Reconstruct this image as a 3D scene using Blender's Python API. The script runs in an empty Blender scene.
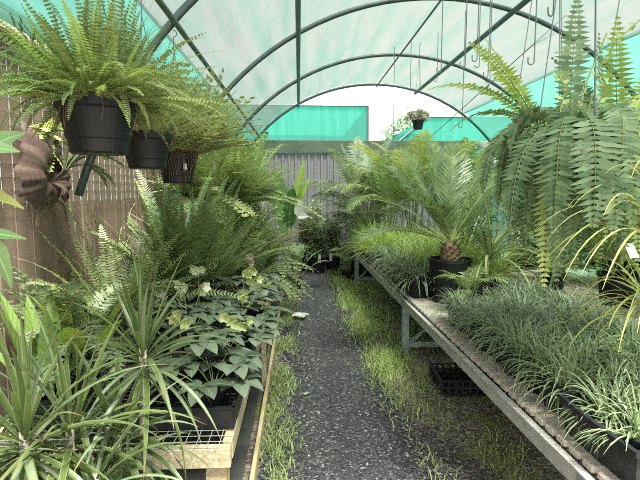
import bpy, math, random
from mathutils import Vector, Matrix
R = random.Random(7)
C = bpy.context.scene.collection
SC = bpy.context.scene
PI = math.pi
UP = Vector((0, 0, 1))
def V(*a): return Vector(a)

# ------------------------------------------------------------------ camera
H = 1.45
F = 481.0
cam_d = bpy.data.cameras.new('camera'); cam = bpy.data.objects.new('camera', cam_d); C.objects.link(cam)
cam_d.sensor_width = 36.0; cam_d.lens = F / 640 * 36; cam_d.clip_start = .02; cam_d.clip_end = 300
YAW = math.atan(21 / F); PIT = math.atan(50 / F)
cam.location = (0, 0, H); cam.rotation_euler = (PI / 2 - PIT, 0, -YAW)
SC.camera = cam
_M = cam.rotation_euler.to_matrix()
def ray(px, py): return _M @ Vector(((px - 320) / F, (240 - py) / F, -1))
def P(px, py, Y):                       # a point of the place at depth Y
    d = ray(px, py); return Vector((0, 0, H)) + d * (Y / d.y)
def G(px, py, z=0):                     # a point of the place at height z
    d = ray(px, py); return Vector((0, 0, H)) + d * ((z - H) / d.z)

# ------------------------------------------------------------------ materials
def newmat(name):
    m = bpy.data.materials.new(name); m.use_nodes = True
    nt = m.node_tree
    for n in list(nt.nodes): nt.nodes.remove(n)
    out = nt.nodes.new('ShaderNodeOutputMaterial')
    return m, nt, out
def N(nt, t, **k):
    n = nt.nodes.new(t)
    for a, b in k.items():
        if a in n.inputs: n.inputs[a].default_value = b
        else: setattr(n, a, b)
    return n
def col(c): return (c[0], c[1], c[2], 1)
def srgb(r, g, b):
    f = lambda x: ((x / 255 + .055) / 1.055) ** 2.4 if x > 10 else x / 255 / 12.92
    return (f(r), f(g), f(b))
def mixc(nt, fac, a, b, mode='MIX'):
    n = nt.nodes.new('ShaderNodeMix'); n.data_type = 'RGBA'; n.blend_type = mode
    for sock, v in ((n.inputs[0], fac), (n.inputs[6], a), (n.inputs[7], b)):
        if hasattr(v, 'is_linked') or isinstance(v, bpy.types.NodeSocket): nt.links.new(v, sock)
        elif isinstance(v, (int, float)): sock.default_value = v
        else: sock.default_value = col(v)
    return n.outputs[2]
def math_(nt, op, a, b=None, clamp=False):
    n = nt.nodes.new('ShaderNodeMath'); n.operation = op; n.use_clamp = clamp
    for s, v in ((n.inputs[0], a), (n.inputs[1], b)):
        if v is None: continue
        if isinstance(v, bpy.types.NodeSocket): nt.links.new(v, s)
        else: s.default_value = v
    return n.outputs[0]
def ramp(nt, fac, stops):
    n = nt.nodes.new('ShaderNodeValToRGB'); nt.links.new(fac, n.inputs[0])
    e = n.color_ramp.elements
    while len(e) < len(stops): e.new(.5)
    for i, (p, c) in enumerate(stops): e[i].position = p; e[i].color = col(c)
    return n.outputs[0]
def noise(nt, scale, detail=3, coord='Object', stretch=None):
    tc = nt.nodes.new('ShaderNodeTexCoord'); o = tc.outputs[coord]
    if stretch:
        mp = nt.nodes.new('ShaderNodeMapping'); mp.inputs['Scale'].default_value = stretch
        nt.links.new(o, mp.inputs[0]); o = mp.outputs[0]
    n = N(nt, 'ShaderNodeTexNoise', Scale=scale, Detail=detail); nt.links.new(o, n.inputs['Vector'])
    return n.outputs['Fac']

def leaf(name, c1, c2, rough=.45, trans=.3, margin=None, mwidth=.55, tip=None, vein=None, spec=.5, rib=None):
    m, nt, out = newmat(name); L = nt.links
    def soft(c, k=.13):
        l = .3 * c[0] + .6 * c[1] + .1 * c[2]; return tuple(q + (l - q) * k for q in c)
    c1 = soft(c1); c2 = soft(c2)
    geo = nt.nodes.new('ShaderNodeNewGeometry')
    c = mixc(nt, geo.outputs['Random Per Island'], c1, c2)
    uv = nt.nodes.new('ShaderNodeUVMap'); sx = nt.nodes.new('ShaderNodeSeparateXYZ'); L.new(uv.outputs[0], sx.inputs[0])
    au = math_(nt, 'ABSOLUTE', math_(nt, 'SUBTRACT', math_(nt, 'MULTIPLY', sx.outputs[0], 2.0), 1.0))
    if vein:
        w = math_(nt, 'SINE', math_(nt, 'ADD', math_(nt, 'MULTIPLY', sx.outputs[1], 60.0), math_(nt, 'MULTIPLY', au, -8.0)))
        c = mixc(nt, math_(nt, 'MULTIPLY', math_(nt, 'GREATER_THAN', w, .75), .35), c, vein)
    if margin:
        c = mixc(nt, math_(nt, 'MULTIPLY', math_(nt, 'SUBTRACT', au, mwidth), 4.0, True), c, margin)
    if rib:
        c = mixc(nt, math_(nt, 'LESS_THAN', au, .09), c, rib)
    if tip:
        c = mixc(nt, math_(nt, 'MULTIPLY', math_(nt, 'SUBTRACT', sx.outputs[1], .86), 8.0, True), c, tip)
    nz = noise(nt, 9.0, 2)
    c = mixc(nt, .35, c, ramp(nt, nz, [(.3, (.35, .35, .35)), (.7, (1, 1, 1))]), 'MULTIPLY')
    p = N(nt, 'ShaderNodeBsdfPrincipled', Roughness=rough); p.inputs['Specular IOR Level'].default_value = spec
    L.new(c, p.inputs['Base Color'])
    t = nt.nodes.new('ShaderNodeBsdfTranslucent'); L.new(mixc(nt, 1.0, c, (1.15, 1.2, .85), 'MULTIPLY'), t.inputs[0])
    mx = nt.nodes.new('ShaderNodeMixShader'); mx.inputs[0].default_value = trans
    L.new(p.outputs[0], mx.inputs[1]); L.new(t.outputs[0], mx.inputs[2]); L.new(mx.outputs[0], out.inputs[0])
    return m
def plain(name, c, rough=.6, metal=0.0, c2=None, nscale=6, stretch=None, bump=0, spec=.5):
    m, nt, out = newmat(name)
    p = N(nt, 'ShaderNodeBsdfPrincipled', Roughness=rough, Metallic=metal); p.inputs['Specular IOR Level'].default_value = spec
    if c2:
        nz = noise(nt, nscale, 5, stretch=stretch)
        nt.links.new(ramp(nt, nz, [(.3, c), (.7, c2)]), p.inputs['Base Color'])
        if bump:
            b = N(nt, 'ShaderNodeBump', Strength=bump, Distance=.01); nt.links.new(nz, b.inputs['Height']); nt.links.new(b.outputs[0], p.inputs['Normal'])
    else: p.inputs['Base Color'].default_value = col(c)
    nt.links.new(p.outputs[0], out.inputs[0])
    return m

def cloth(name, thin, dense, t_clear, t_dense, streak=(3, .25, 3), lo=.35, hi=.65, weave=True, zfade=None):
    """knitted shade cloth: open weave lets part of the sky through, threads scatter the rest"""
    m, nt, out = newmat(name); L = nt.links
    nz = noise(nt, 2.2, 5, stretch=streak)
    fac = math_(nt, 'MULTIPLY', math_(nt, 'SUBTRACT', nz, lo), 1 / (hi - lo), True)
    lw = nt.nodes.new('ShaderNodeLayerWeight'); lw.inputs[0].default_value = .35
    fac = math_(nt, 'ADD', math_(nt, 'MULTIPLY', fac, .5), math_(nt, 'MULTIPLY', math_(nt, 'POWER', lw.outputs['Facing'], 2.2), .65), True)
    if weave:
        w = noise(nt, 60, 2, stretch=(1, .08, 1)); fac = math_(nt, 'ADD', fac, math_(nt, 'MULTIPLY', math_(nt, 'SUBTRACT', w, .5), .6), True)
        w2 = noise(nt, 60, 2, stretch=(.08, 1, .08)); fac = math_(nt, 'ADD', fac, math_(nt, 'MULTIPLY', math_(nt, 'SUBTRACT', w2, .5), .6), True)
    c = mixc(nt, fac, thin, dense)
    tr = nt.nodes.new('ShaderNodeBsdfTransparent'); L.new(c, tr.inputs[0])
    ct = mixc(nt, 1.0, c, (.45, .45, .45), 'MULTIPLY')      # the threads themselves are darker than the open weave
    tl = nt.nodes.new('ShaderNodeBsdfTranslucent'); L.new(ct, tl.inputs[0])
    df = nt.nodes.new('ShaderNodeBsdfDiffuse'); L.new(ct, df.inputs[0])
    m1 = nt.nodes.new('ShaderNodeMixShader'); m1.inputs[0].default_value = .3
    L.new(tl.outputs[0], m1.inputs[1]); L.new(df.outputs[0], m1.inputs[2])
    m2 = nt.nodes.new('ShaderNodeMixShader')
    f2 = math_(nt, 'ADD', math_(nt, 'MULTIPLY', fac, t_clear - t_dense), 1 - t_clear)
    L.new(f2, m2.inputs[0]); L.new(tr.outputs[0], m2.inputs[1]); L.new(m1.outputs[0], m2.inputs[2])
    L.new(m2.outputs[0], out.inputs[0])
    return m

M = {}
M['roof'] = cloth('roof_shade_cloth', (.43, .435, .42), (.19, .375, .31), .60, .52)
M['side'] = cloth('side_shade_cloth', (.24, .56, .47), (.07, .40, .32), .5, .42, lo=.2, hi=.8)
M['far'] = cloth('neighbour_shade_cloth', (.30, .80, .68), (.13, .62, .50), .35, .25, streak=(3, 3, .2), weave=False)
M['pipe'] = plain('hoop_pipe', (.055, .085, .085), .45, .3, (.09, .12, .12))
M['galv'] = plain('galvanised_steel', (.42, .42, .40), .55, .2, (.58, .575, .545), 14)
M['galv_green'] = plain('weathered_galvanised_leg', (.17, .23, .21), .6, .3, (.30, .36, .33), 12)
M['wire'] = plain('hook_wire', (.12, .15, .15), .45, .5)
M['mesh'] = plain('galvanised_mesh_wire', (.50, .52, .49), .5, .2)
M['slat'] = plain('grey_deck_slat', (.33, .295, .25), .8, 0, (.50, .455, .40), 18, (1, 6, 1))
M['timber'] = plain('pale_timber', (.42, .33, .18), .8, 0, (.60, .50, .30), 8, (8, 1, 8))
M['timber_dirty'] = plain('stained_timber', (.30, .26, .14), .85, 0, (.60, .53, .36), 7, (8, .8, 8))
M['timber_grey'] = plain('grey_timber_plank', (.42, .33, .24), .85, 0, (.64, .53, .42), 6, (8, .7, 8))
M['beam'] = plain('green_stained_beam', (.085, .12, .085), .85, 0, (.15, .19, .14), 5, (.8, 4, 4))
M['black'] = plain('black_plastic', (.006, .007, .009), .5, 0, (.011, .012, .015), 20, spec=.35)
M['tray'] = plain('black_tray_plastic', (.009, .010, .012), .45, 0, (.018, .020, .023), 25, spec=.4)
M['soil'] = plain('potting_mix', (.02, .014, .01), .95, 0, (.06, .045, .03), 60, None, .6)
M['white'] = plain('white_plastic_tag', (.8, .82, .82), .5)
M['orange'] = plain('orange_tag_print', (.75, .22, .06), .5)
M['stem_g'] = plain('green_stem', (.16, .22, .06), .6, 0, (.26, .30, .11), 10)
M['stem_d'] = plain('frond_midrib', (.10, .13, .04), .6, 0, (.17, .19, .07), 10)
M['stem_b'] = plain('brown_stem', (.10, .065, .035), .8, 0, (.20, .14, .08), 12)
M['cane'] = plain('dracaena_cane', (.30, .27, .20), .85, 0, (.46, .43, .34), 14, (1, 1, 6), .5)
M['root'] = plain('dry_roots', (.13, .09, .05), .9)
M['stone'] = None
# leaves
M['boston'] = leaf('boston_fern_leaf', (.14, .20, .05), (.32, .38, .13), .5, .3)
M['boston_y'] = leaf('olive_fern_leaf', (.30, .36, .11), (.54, .57, .25), .55, .32)
M['macho'] = leaf('sword_fern_leaf', (.065, .14, .05), (.19, .29, .14), .55, .25, spec=.3)
M['macho_y'] = leaf('young_sword_fern_leaf', (.24, .36, .05), (.42, .52, .12), .45, .35)
M['fern_d'] = leaf('dark_fern_leaf', (.07, .13, .035), (.18, .25, .08), .45, .25)
M['fern_b'] = leaf('bright_fern_leaf', (.29, .41, .11), (.50, .60, .26), .45, .35)
M['fern_l'] = leaf('lime_fern_leaf', (.30, .41, .07), (.48, .57, .16), .5, .4)
M['fern_g'] = leaf('grey_green_fern_leaf', (.19, .28, .11), (.40, .48, .26), .5, .3)
M['lobed'] = leaf('lobed_fern_leaf', (.22, .31, .15), (.44, .53, .33), .35, .25)
M['copper'] = leaf('dead_copper_frond', (.30, .10, .035), (.45, .18, .07), .7, .2)
M['cycad'] = leaf('cycad_leaf', (.11, .19, .06), (.25, .36, .13), .3, .22)
M['palm'] = leaf('palm_leaf', (.18, .29, .08), (.38, .48, .18), .4, .32)
M['palm_y'] = leaf('golden_palm_leaf', (.40, .48, .09), (.62, .66, .20), .45, .4)
M['palm_g'] = leaf('silvery_palm_leaf', (.24, .34, .18), (.44, .52, .32), .45, .32)
M['drac'] = leaf('dracaena_leaf', (.055, .105, .02), (.15, .215, .05), .38, .25, margin=(.26, .33, .16), mwidth=.72, tip=(.24, .13, .06))
M['drac_w'] = leaf('pale_dracaena_leaf', (.13, .19, .09), (.28, .33, .20), .38, .2, margin=(.10, .17, .05), mwidth=.6, tip=(.30, .20, .12))
M['helle'] = leaf('hellebore_leaf', (.075, .115, .065), (.20, .25, .17), .33, .12, rib=(.22, .28, .19))
M['helle_f'] = leaf('lime_sepal', (.52, .62, .20), (.72, .78, .38), .55, .4)
M['helle_w'] = leaf('cream_sepal', (.70, .74, .48), (.80, .82, .64), .55, .4)
M['pink'] = leaf('pink_sepal', (.75, .48, .46), (.82, .62, .58), .55, .4)
M['petal'] = leaf('white_petal', (.80, .80, .74), (.88, .88, .84), .6, .4)
M['broad'] = leaf('broad_green_leaf', (.20, .34, .06), (.34, .48, .12), .35, .35, vein=(.09, .17, .03))
M['broad_y'] = leaf('bright_lime_leaf', (.40, .55, .05), (.50, .62, .09), .4, .5, rib=(.45, .58, .15))  # bright yellow-green of the lime leaf plant
M['edge_l'] = leaf('glossy_leaf', (.16, .30, .08), (.26, .40, .14), .35, .3, rib=(.42, .55, .28))
M['yellowing'] = leaf('yellowing_leaf', (.40, .40, .06), (.46, .46, .10), .45, .4)
M['liri'] = leaf('variegated_lilyturf_blade', (.10, .19, .06), (.20, .30, .12), .35, .2, margin=(.42, .47, .31), mwidth=.66)
M['mondo'] = leaf('mondo_grass_blade', (.12, .19, .09), (.27, .35, .21), .35, .2, margin=(.42, .50, .33), mwidth=.65)
M['limegr'] = leaf('lime_grass_blade', (.34, .48, .08), (.52, .64, .18), .45, .4)
M['gold'] = leaf('gold_strap_leaf', (.34, .42, .09), (.58, .60, .20), .4, .35)
M['shrub'] = leaf('shrub_leaf', (.15, .24, .09), (.34, .44, .22), .3, .25)
M['weed'] = leaf('path_grass_blade', (.32, .46, .10), (.58, .68, .24), .5, .35)
M['weed_d'] = leaf('dull_grass_blade', (.22, .31, .08), (.45, .54, .20), .55, .3)
M['cam'] = leaf('camellia_leaf', (.22, .31, .13), (.48, .55, .32), .3, .3)
M['mint'] = leaf('pale_seedling_leaf', (.42, .58, .20), (.52, .66, .28), .5, .4)
M['stag'] = leaf('antler_leaf', (.16, .24, .10), (.26, .33, .17), .5, .25)
M['shield'] = leaf('brown_shield_frond', (.055, .042, .038), (.11, .072, .055), .33, .04, vein=(.035, .025, .02))
M['succ'] = leaf('pinkish_succulent_leaf', (.40, .40, .28), (.60, .50, .42), .6, .2)
M['treeleaf'] = leaf('painted_haze_tree_leaf', (.30, .45, .35), (.42, .56, .45), .7, .4)  # haze in front of the tree is painted into this pale leaf colour
M['banana'] = leaf('banana_leaf', (.40, .58, .08), (.46, .62, .12), .4, .45, rib=(.55, .66, .25))
M['banana_d'] = leaf('dark_banana_leaf', (.16, .32, .10), (.20, .36, .13), .4, .35, rib=(.3, .45, .2))  # darker green, used for the old leaf

# ------------------------------------------------------------------ mesh builder
class MB:
    def __init__(s): s.v = []; s.f = []; s.uv = []; s.m = []
    def face(s, idx, uvs, mi=0): s.f.append(idx); s.uv.extend(uvs); s.m.append(mi)
    def ribbon(s, pts, ws, nrm, fold=0.0, mi=0, mid=False):
        n = len(pts); b = len(s.v); k = 3 if mid else 2
        for i, p in enumerate(pts):
            t = (pts[min(i + 1, n - 1)] - pts[max(i - 1, 0)])
            nn = nrm[i] if isinstance(nrm, list) else nrm
            sd = t.cross(nn)
            if sd.length < 1e-9: sd = t.orthogonal()
            sd.normalize(); w = ws[i]
            if mid:
                up = sd.cross(t).normalized() * (w * fold)
                s.v += [p - sd * w + up, p, p + sd * w + up]
            else: s.v += [p - sd * w, p + sd * w]
        for i in range(n - 1):
            v0, v1 = i / (n - 1), (i + 1) / (n - 1)
            for j in range(k - 1):
                u0, u1 = j / (k - 1), (j + 1) / (k - 1)
                a = b + i * k + j
                s.face((a, a + 1, a + k + 1, a + k), ((u0, v0), (u1, v0), (u1, v1), (u0, v1)), mi)
    def leaflet(s, p, d, nrm, L, w, mi=0, droop=.0, peak=.4):
        sd = d.cross(nrm)
        if sd.length < 1e-9: return
        sd.normalize(); b = len(s.v)
        q = p + d * (L * peak); e = p + d * L - Vector((0, 0, droop * L))
        s.v += [p - sd * (w * .35), p + sd * (w * .35), q + sd * w - nrm * (w * .3), q - sd * w - nrm * (w * .3), e]
        s.face((b, b + 1, b + 2, b + 3), ((.35, 0), (.65, 0), (1, peak), (0, peak)), mi)
        s.face((b + 3, b + 2, b + 4), ((0, peak), (1, peak), (.5, 1)), mi)
    def tube(s, pts, r, seg=5, mi=0, cap=True):
        n = len(pts); b = len(s.v)
        ref = None
        for i, p in enumerate(pts):
            t = (pts[min(i + 1, n - 1)] - pts[max(i - 1, 0)]).normalized()
            if ref is None: ref = t.orthogonal().normalized()
            x = ref - t * ref.dot(t)
            x = x.normalized() if x.length > 1e-6 else t.orthogonal().normalized()
            ref = x; y = t.cross(x)
            rr = r[i] if isinstance(r, (list, tuple)) else r
            for k in range(seg):
                a = 2 * PI * k / seg
                s.v.append(p + x * (math.cos(a) * rr) + y * (math.sin(a) * rr))
        for i in range(n - 1):
            for k in range(seg):
                k2 = (k + 1) % seg
                s.face((b + i * seg + k, b + i * seg + k2, b + (i + 1) * seg + k2, b + (i + 1) * seg + k), ((0, 0), (1, 0), (1, 1), (0, 1)), mi)
        if cap:
            s.face(tuple(b + k for k in range(seg))[::-1], [(0, 0)] * seg, mi)
            s.face(tuple(b + (n - 1) * seg + k for k in range(seg)), [(0, 0)] * seg, mi)
    def box(s, c, d, mi=0, bev=0.0, rot=0.0):
        cx, cy, cz = c; x, y, z = d[0] / 2, d[1] / 2, d[2] / 2; b = len(s.v)
        cr, sr = math.cos(rot), math.sin(rot)
        def a(px, py, pz): s.v.append(Vector((cx + px * cr - py * sr, cy + px * sr + py * cr, cz + pz)))
        if bev <= 0:
            for px in (-x, x):
                for py in (-y, y):
                    for pz in (-z, z): a(px, py, pz)
            for q in ((0, 1, 3, 2), (4, 6, 7, 5), (0, 4, 5, 1), (2, 3, 7, 6), (0, 2, 6, 4), (1, 5, 7, 3)):
                s.face(tuple(b + i for i in q), ((0, 0), (1, 0), (1, 1), (0, 1)), mi)
        else:
            e = min(bev, x * .45, y * .45, z * .45)
            rings = [(-z, e), (-z + e, 0), (z - e, 0), (z, e)]
            for pz, k in rings:
                X, Y = x - k, y - k
                for px, py in ((-X + e, -Y), (X - e, -Y), (X, -Y + e), (X, Y - e), (X - e, Y), (-X + e, Y), (-X, Y - e), (-X, -Y + e)): a(px, py, pz)
            for i in range(3):
                for k in range(8):
                    k2 = (k + 1) % 8
                    s.face((b + i * 8 + k, b + i * 8 + k2, b + i * 8 + 8 + k2, b + i * 8 + 8 + k), ((0, 0), (1, 0), (1, 1), (0, 1)), mi)
            s.face(tuple(b + k for k in range(8))[::-1], [(0, 0)] * 8, mi)
            s.face(tuple(b + 24 + k for k in range(8)), [(0, 0)] * 8, mi)
    def lathe(s, prof, seg=20, mi=0, sq=0.0, c=(0, 0, 0)):
        b = len(s.v); n = len(prof)
        for r, z in prof:
            for k in range(seg):
                a = 2 * PI * k / seg + (PI / 4 if sq else 0)
                x, y = math.cos(a), math.sin(a)
                if sq:
                    mm = max(abs(x), abs(y)); x, y = x * (1 - sq) + x / mm * sq, y * (1 - sq) + y / mm * sq
                s.v.append(Vector((c[0] + x * r, c[1] + y * r, c[2] + z)))
        for i in range(n - 1):
            for k in range(seg):
                k2 = (k + 1) % seg
                s.face((b + i * seg + k, b + i * seg + k2, b + (i + 1) * seg + k2, b + (i + 1) * seg + k), ((0, 0), (1, 0), (1, 1), (0, 1)), mi)
        for ring, rev in ((0, True), (n - 1, False)):
            idx = tuple(b + ring * seg + k for k in range(seg))
            s.face(idx[::-1] if rev else idx, [(0, 0)] * seg, mi)
    def build(s, name, mats, parent=None, smooth=False):
        me = bpy.data.meshes.new(name)
        me.from_pydata([tuple(p) for p in s.v], [], s.f)
        uvl = me.uv_layers.new(name='UVMap')
        flat = [c for uv in s.uv for c in uv]
        uvl.data.foreach_set('uv', flat)
        if not isinstance(mats, (list, tuple)): mats = [mats]
        for m in mats: me.materials.append(m)
        if len(mats) > 1: me.polygons.foreach_set('material_index', s.m)
        if smooth: me.polygons.foreach_set('use_smooth', [True] * len(me.polygons))
        me.update()
        o = bpy.data.objects.new(name, me); C.objects.link(o)
        if parent: o.parent = parent
        return o

def tag(o, label=None, cat=None, group=None, kind=None):
    if label: o['label'] = label
    if cat: o['category'] = cat
    if group: o['group'] = group
    if kind: o['kind'] = kind
    return o
def thing(name, label, cat, loc=(0, 0, 0), rz=0, group=None):
    o = bpy.data.objects.new(name, None); C.objects.link(o); o.empty_display_size = .05
    o.location = loc; o.rotation_euler = (0, 0, rz)
    return tag(o, label, cat, group)
def dup(root, loc, rz, label=None, group=None, sc=1.0):
    r = root.copy(); C.objects.link(r); r.location = loc; r.rotation_euler = (0, 0, rz); r.scale = (sc,) * 3
    if label: r['label'] = label
    if group: r['group'] = group
    for ch in list(root.children):
        c = ch.copy(); C.objects.link(c); c.parent = r
        for g in list(ch.children):
            d = g.copy(); C.objects.link(d); d.parent = c
    return r

# ------------------------------------------------------------------ plant shapes
def sph(az, el): return Vector((math.cos(az) * math.cos(el), math.sin(az) * math.cos(el), math.sin(el)))
def arc(base, d, L, droop, n, rng=R, wob=0.0):
    pts = [base.copy()]; d = d.normalized(); st = L / n; dd = d.copy()
    wv = Vector((rng.uniform(-1, 1), rng.uniform(-1, 1), 0)) * wob
    for i in range(n):
        dd = (dd + Vector((0, 0, -droop / n * (0.5 + i / n))) + wv / n).normalized()
        pts.append(pts[-1] + dd * st)
    return pts
def env_fern(s): return (min(1, s * 5 + .25)) * (1 - s) ** .55 * 1.1 if s < 1 else .05
def env_palm(s): return max(.12, math.sin(PI * (.18 + .78 * s)))
def env_cycad(s): return max(.2, min(1, s * 4 + .35) * min(1, (1 - s) * 3 + .3))
def frond(mb, base, d, L, droop, pairs, ll, lw, env=env_fern, ang=.35, mi=0, rib=1, roll=0.0, start=.08, lift=.12, ldroop=.15, ribr=.0022, rng=R, tip=None, peak=.4, wob=.2):
    n = 14
    pts = arc(base, d, L, droop, n, rng, wob)
    mb.tube(pts, [ribr * (1.25 - i / n) for i in range(n + 1)], 3, rib, False)
    hz = Vector((d.x, d.y, 0)); 
    if hz.length < 1e-4: hz = Vector((1, 0, 0))
    sd0 = hz.cross(UP).normalized()
    for k in range(pairs):
        s = start + (1 - start) * (k + .5) / pairs
        f = s * n; i = min(int(f), n - 1); fr = f - i
        p = pts[i].lerp(pts[i + 1], fr); t = (pts[i + 1] - pts[i]).normalized()
        sd = (sd0 - t * sd0.dot(t)).normalized(); nr = sd.cross(t).normalized()
        if roll: 
            q = Matrix.Rotation(roll, 3, t); sd = q @ sd; nr = q @ nr
        l = ll * env((k + .5) / pairs)
        for sg in (-1, 1):
            a = ang + rng.uniform(-.09, .09) + .5 * max(0, s - .75)
            ld = (sd * (sg * math.cos(a)) + t * math.sin(a) + nr * (lift + rng.uniform(-.1, .1))).normalized()
            mb.leaflet(p, ld, nr, l * rng.uniform(.88, 1.08), lw * (.6 + .4 * l / ll), mi, ldroop, peak)
    return pts
def frond2(mb, base, d, L, droop, pinnae, pl, sub, ll, lw, mi=0, rib=1, rng=R, ang=.55, env=None):
    n = 12; pts = arc(base, d, L, droop, n, rng, .25)
    mb.tube(pts, [.003 * (1.2 - i / n) for i in range(n + 1)], 3, rib, False)
    hz = Vector((d.x, d.y, 0)); hz = hz if hz.length > 1e-4 else Vector((1, 0, 0))
    sd0 = hz.cross(UP).normalized()
    for k in range(pinnae):
        s = .15 + .85 * (k + .5) / pinnae; f = s * n; i = min(int(f), n - 1)
        p = pts[i].lerp(pts[i + 1], f - i); t = (pts[i + 1] - pts[i]).normalized()
        sd = (sd0 - t * sd0.dot(t)).normalized(); nr = sd.cross(t).normalized()
        l = pl * (1 - ((k + .5) / pinnae)) ** .7 * min(1, .5 + 2 * s)
        for sg in (-1, 1):
            pd = (sd * (sg * math.cos(ang)) + t * math.sin(ang) + nr * .1).normalized()
            m = max(3, int(sub * l / pl) + 1); e = p
            for j in range(m):
                q = p + pd * (l * (j + .7) / m) - UP * (.12 * l * ((j + 1) / m) ** 2)
                sd2 = pd.cross(nr).normalized(); el = ll * (1 - .6 * j / m) * rng.uniform(.8, 1.15)
                for s2 in (-1, 1):
                    mb.leaflet(q, (sd2 * (s2 * .85) + pd * .5).normalized(), nr, el, lw, mi, .15, .5)
            mb.leaflet(p + pd * (l * .9), pd, nr, ll, lw, mi, .2)
def blade(mb, base, d, L, w, droop, mi=0, n=7, fold=.5, prof=None, rng=R, wob=.3):
    pts = arc(base, d, L, droop, n, rng, wob)
    hz = Vector((d.x, d.y, 0)); hz = hz.normalized() if hz.length > 1e-4 else Vector((1, 0, 0))
    nr = []
    for i in range(n + 1):
        t = (pts[min(i + 1, n)] - pts[max(i - 1, 0)]).normalized()
        s = hz.cross(UP); q = s.cross(t); nr.append(q if q.length > 1e-5 else UP)
    pr = prof or (lambda s: min(1, .55 + 3 * s) * (1 - s ** 3))
    mb.ribbon(pts, [max(.0004, w * pr(i / n)) for i in range(n + 1)], nr, fold, mi, True)
    return pts
def leafshape(s): return max(.02, math.sin(PI * min(1, s ** .8)) ** .75)
def broad(mb, base, d, L, w, droop, mi=0, n=9, fold=.25, stalk=0.0, stalk_mi=1, rng=R, peakpow=.8):
    if stalk > 0:
        pts = arc(base, d, stalk, droop * .3, 4, rng, .1); mb.tube(pts, .004, 4, stalk_mi, False)
        base = pts[-1]; d = (pts[-1] - pts[-2]).normalized()
    return blade(mb, base, d, L, w, droop, mi, n, fold, lambda s: max(.02, math.sin(PI * min(1, s ** peakpow)) ** .8), rng, .15)

def pot_mb(r, h, seg=20, sq=0.0, taper=.78, rim=.012):
    mb = MB()
    pr = [(r * taper * .96, 0), (r * taper, .004), (r * .97, h - .02), (r + rim * .5, h - .02), (r + rim * .5, h), (r - .004, h), (r - .008, h - .03)]
    mb.lathe(pr, seg, 0, sq); return mb
def add_pot(root, r, h, sq=0.0, taper=.78, seg=20, mat=None, z=0):
    o = pot_mb(r, h, seg, sq, taper).build('pot', mat or M['black'], root, False); o.location.z = z
    s = MB(); s.lathe([(r * .93, 0), (r * .93, .004)], seg, 0, sq); so = s.build('soil', M['soil'], o); so.location.z = h - .034
    return o
def add_tag(root, p, w=.02, h=.05, mat=None, rz=0, tilt=.2, two=None):
    mb = MB(); mb.box((0, 0, h / 2), (w, .0012, h))
    if two: mb.box((0, -.001, h * .35), (w * .8, .0012, h * .3), 1)
    o = mb.build('plant_tag', [mat or M['white']] + ([two] if two else []), root); o.location = p; o.rotation_euler = (tilt, 0, rz)
    return o

# ================================================================== SETTING
def structure(o): o['kind'] = 'structure'; return o
# -- ground
def ground_mat(name, cells, bump, cols, extra=None):
    m, nt, out = newmat(name); L = nt.links
    tc = nt.nodes.new('ShaderNodeTexCoord')
    vo = N(nt, 'ShaderNodeTexVoronoi', Scale=cells); L.new(tc.outputs['Object'], vo.inputs['Vector'])
    sep = nt.nodes.new('ShaderNodeSeparateColor'); L.new(vo.outputs['Color'], sep.inputs[0])
    c = ramp(nt, sep.outputs[0], cols)
    if extra:
        nz = noise(nt, extra[0], 5); c = mixc(nt, math_(nt, 'MULTIPLY', math_(nt, 'SUBTRACT', nz, extra[1]), 6.0, True), c, extra[2])
    p = N(nt, 'ShaderNodeBsdfPrincipled', Roughness=.75); L.new(c, p.inputs['Base Color'])
    b = N(nt, 'ShaderNodeBump', Strength=bump, Distance=.012); b.invert = True
    L.new(vo.outputs['Distance'], b.inputs['Height']); L.new(b.outputs[0], p.inputs['Normal'])
    L.new(p.outputs[0], out.inputs[0]); return m
M['dirt'] = ground_mat('dark_bark_and_dirt', 55, .8, [(0, (.08, .067, .054)), (.6, (.17, .145, .12)), (1, (.36, .32, .28))], (2.2, .52, (.18, .22, .06)))
M['gravel'] = ground_mat('charcoal_gravel', 75, 1.0, [(0, (.015, .016, .019)), (.6, (.045, .045, .05)), (.9, (.09, .09, .097)), (1, (.25, .25, .25))])
M['weedmat'] = plain('grey_weed_mat', (.05, .052, .05), .85, 0, (.085, .085, .078), 8)
mb = MB(); mb.box((0, 10, -.05), (60, 60, .1)); structure(mb.build('floor', M['dirt']))
mb = MB()
ys = [1.0 + .25 * i for i in range(31)]
for i, y in enumerate(ys):
    l = -.16 + .05 * math.sin(y * 2.1) + .03 * math.sin(y * 5.3); r = .62 + .05 * math.sin(y * 1.7 + 1) + (max(0, 3.2 - y)) * .16
    mb.v += [V(l, y, .006), V((l + r) / 2, y, .018), V(r, y, .006)]
    if i:
        b = (i - 1) * 3
        for j in (0, 1): mb.face((b + j, b + j + 1, b + j + 4, b + j + 3), [(0, 0)] * 4)
structure(mb.build('path', M['gravel']))
mb = MB(); mb.box((-.9, 4.6, .003), (1.22, 8.4, .006)); structure(mb.build('floor_mat', M['weedmat']))
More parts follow.
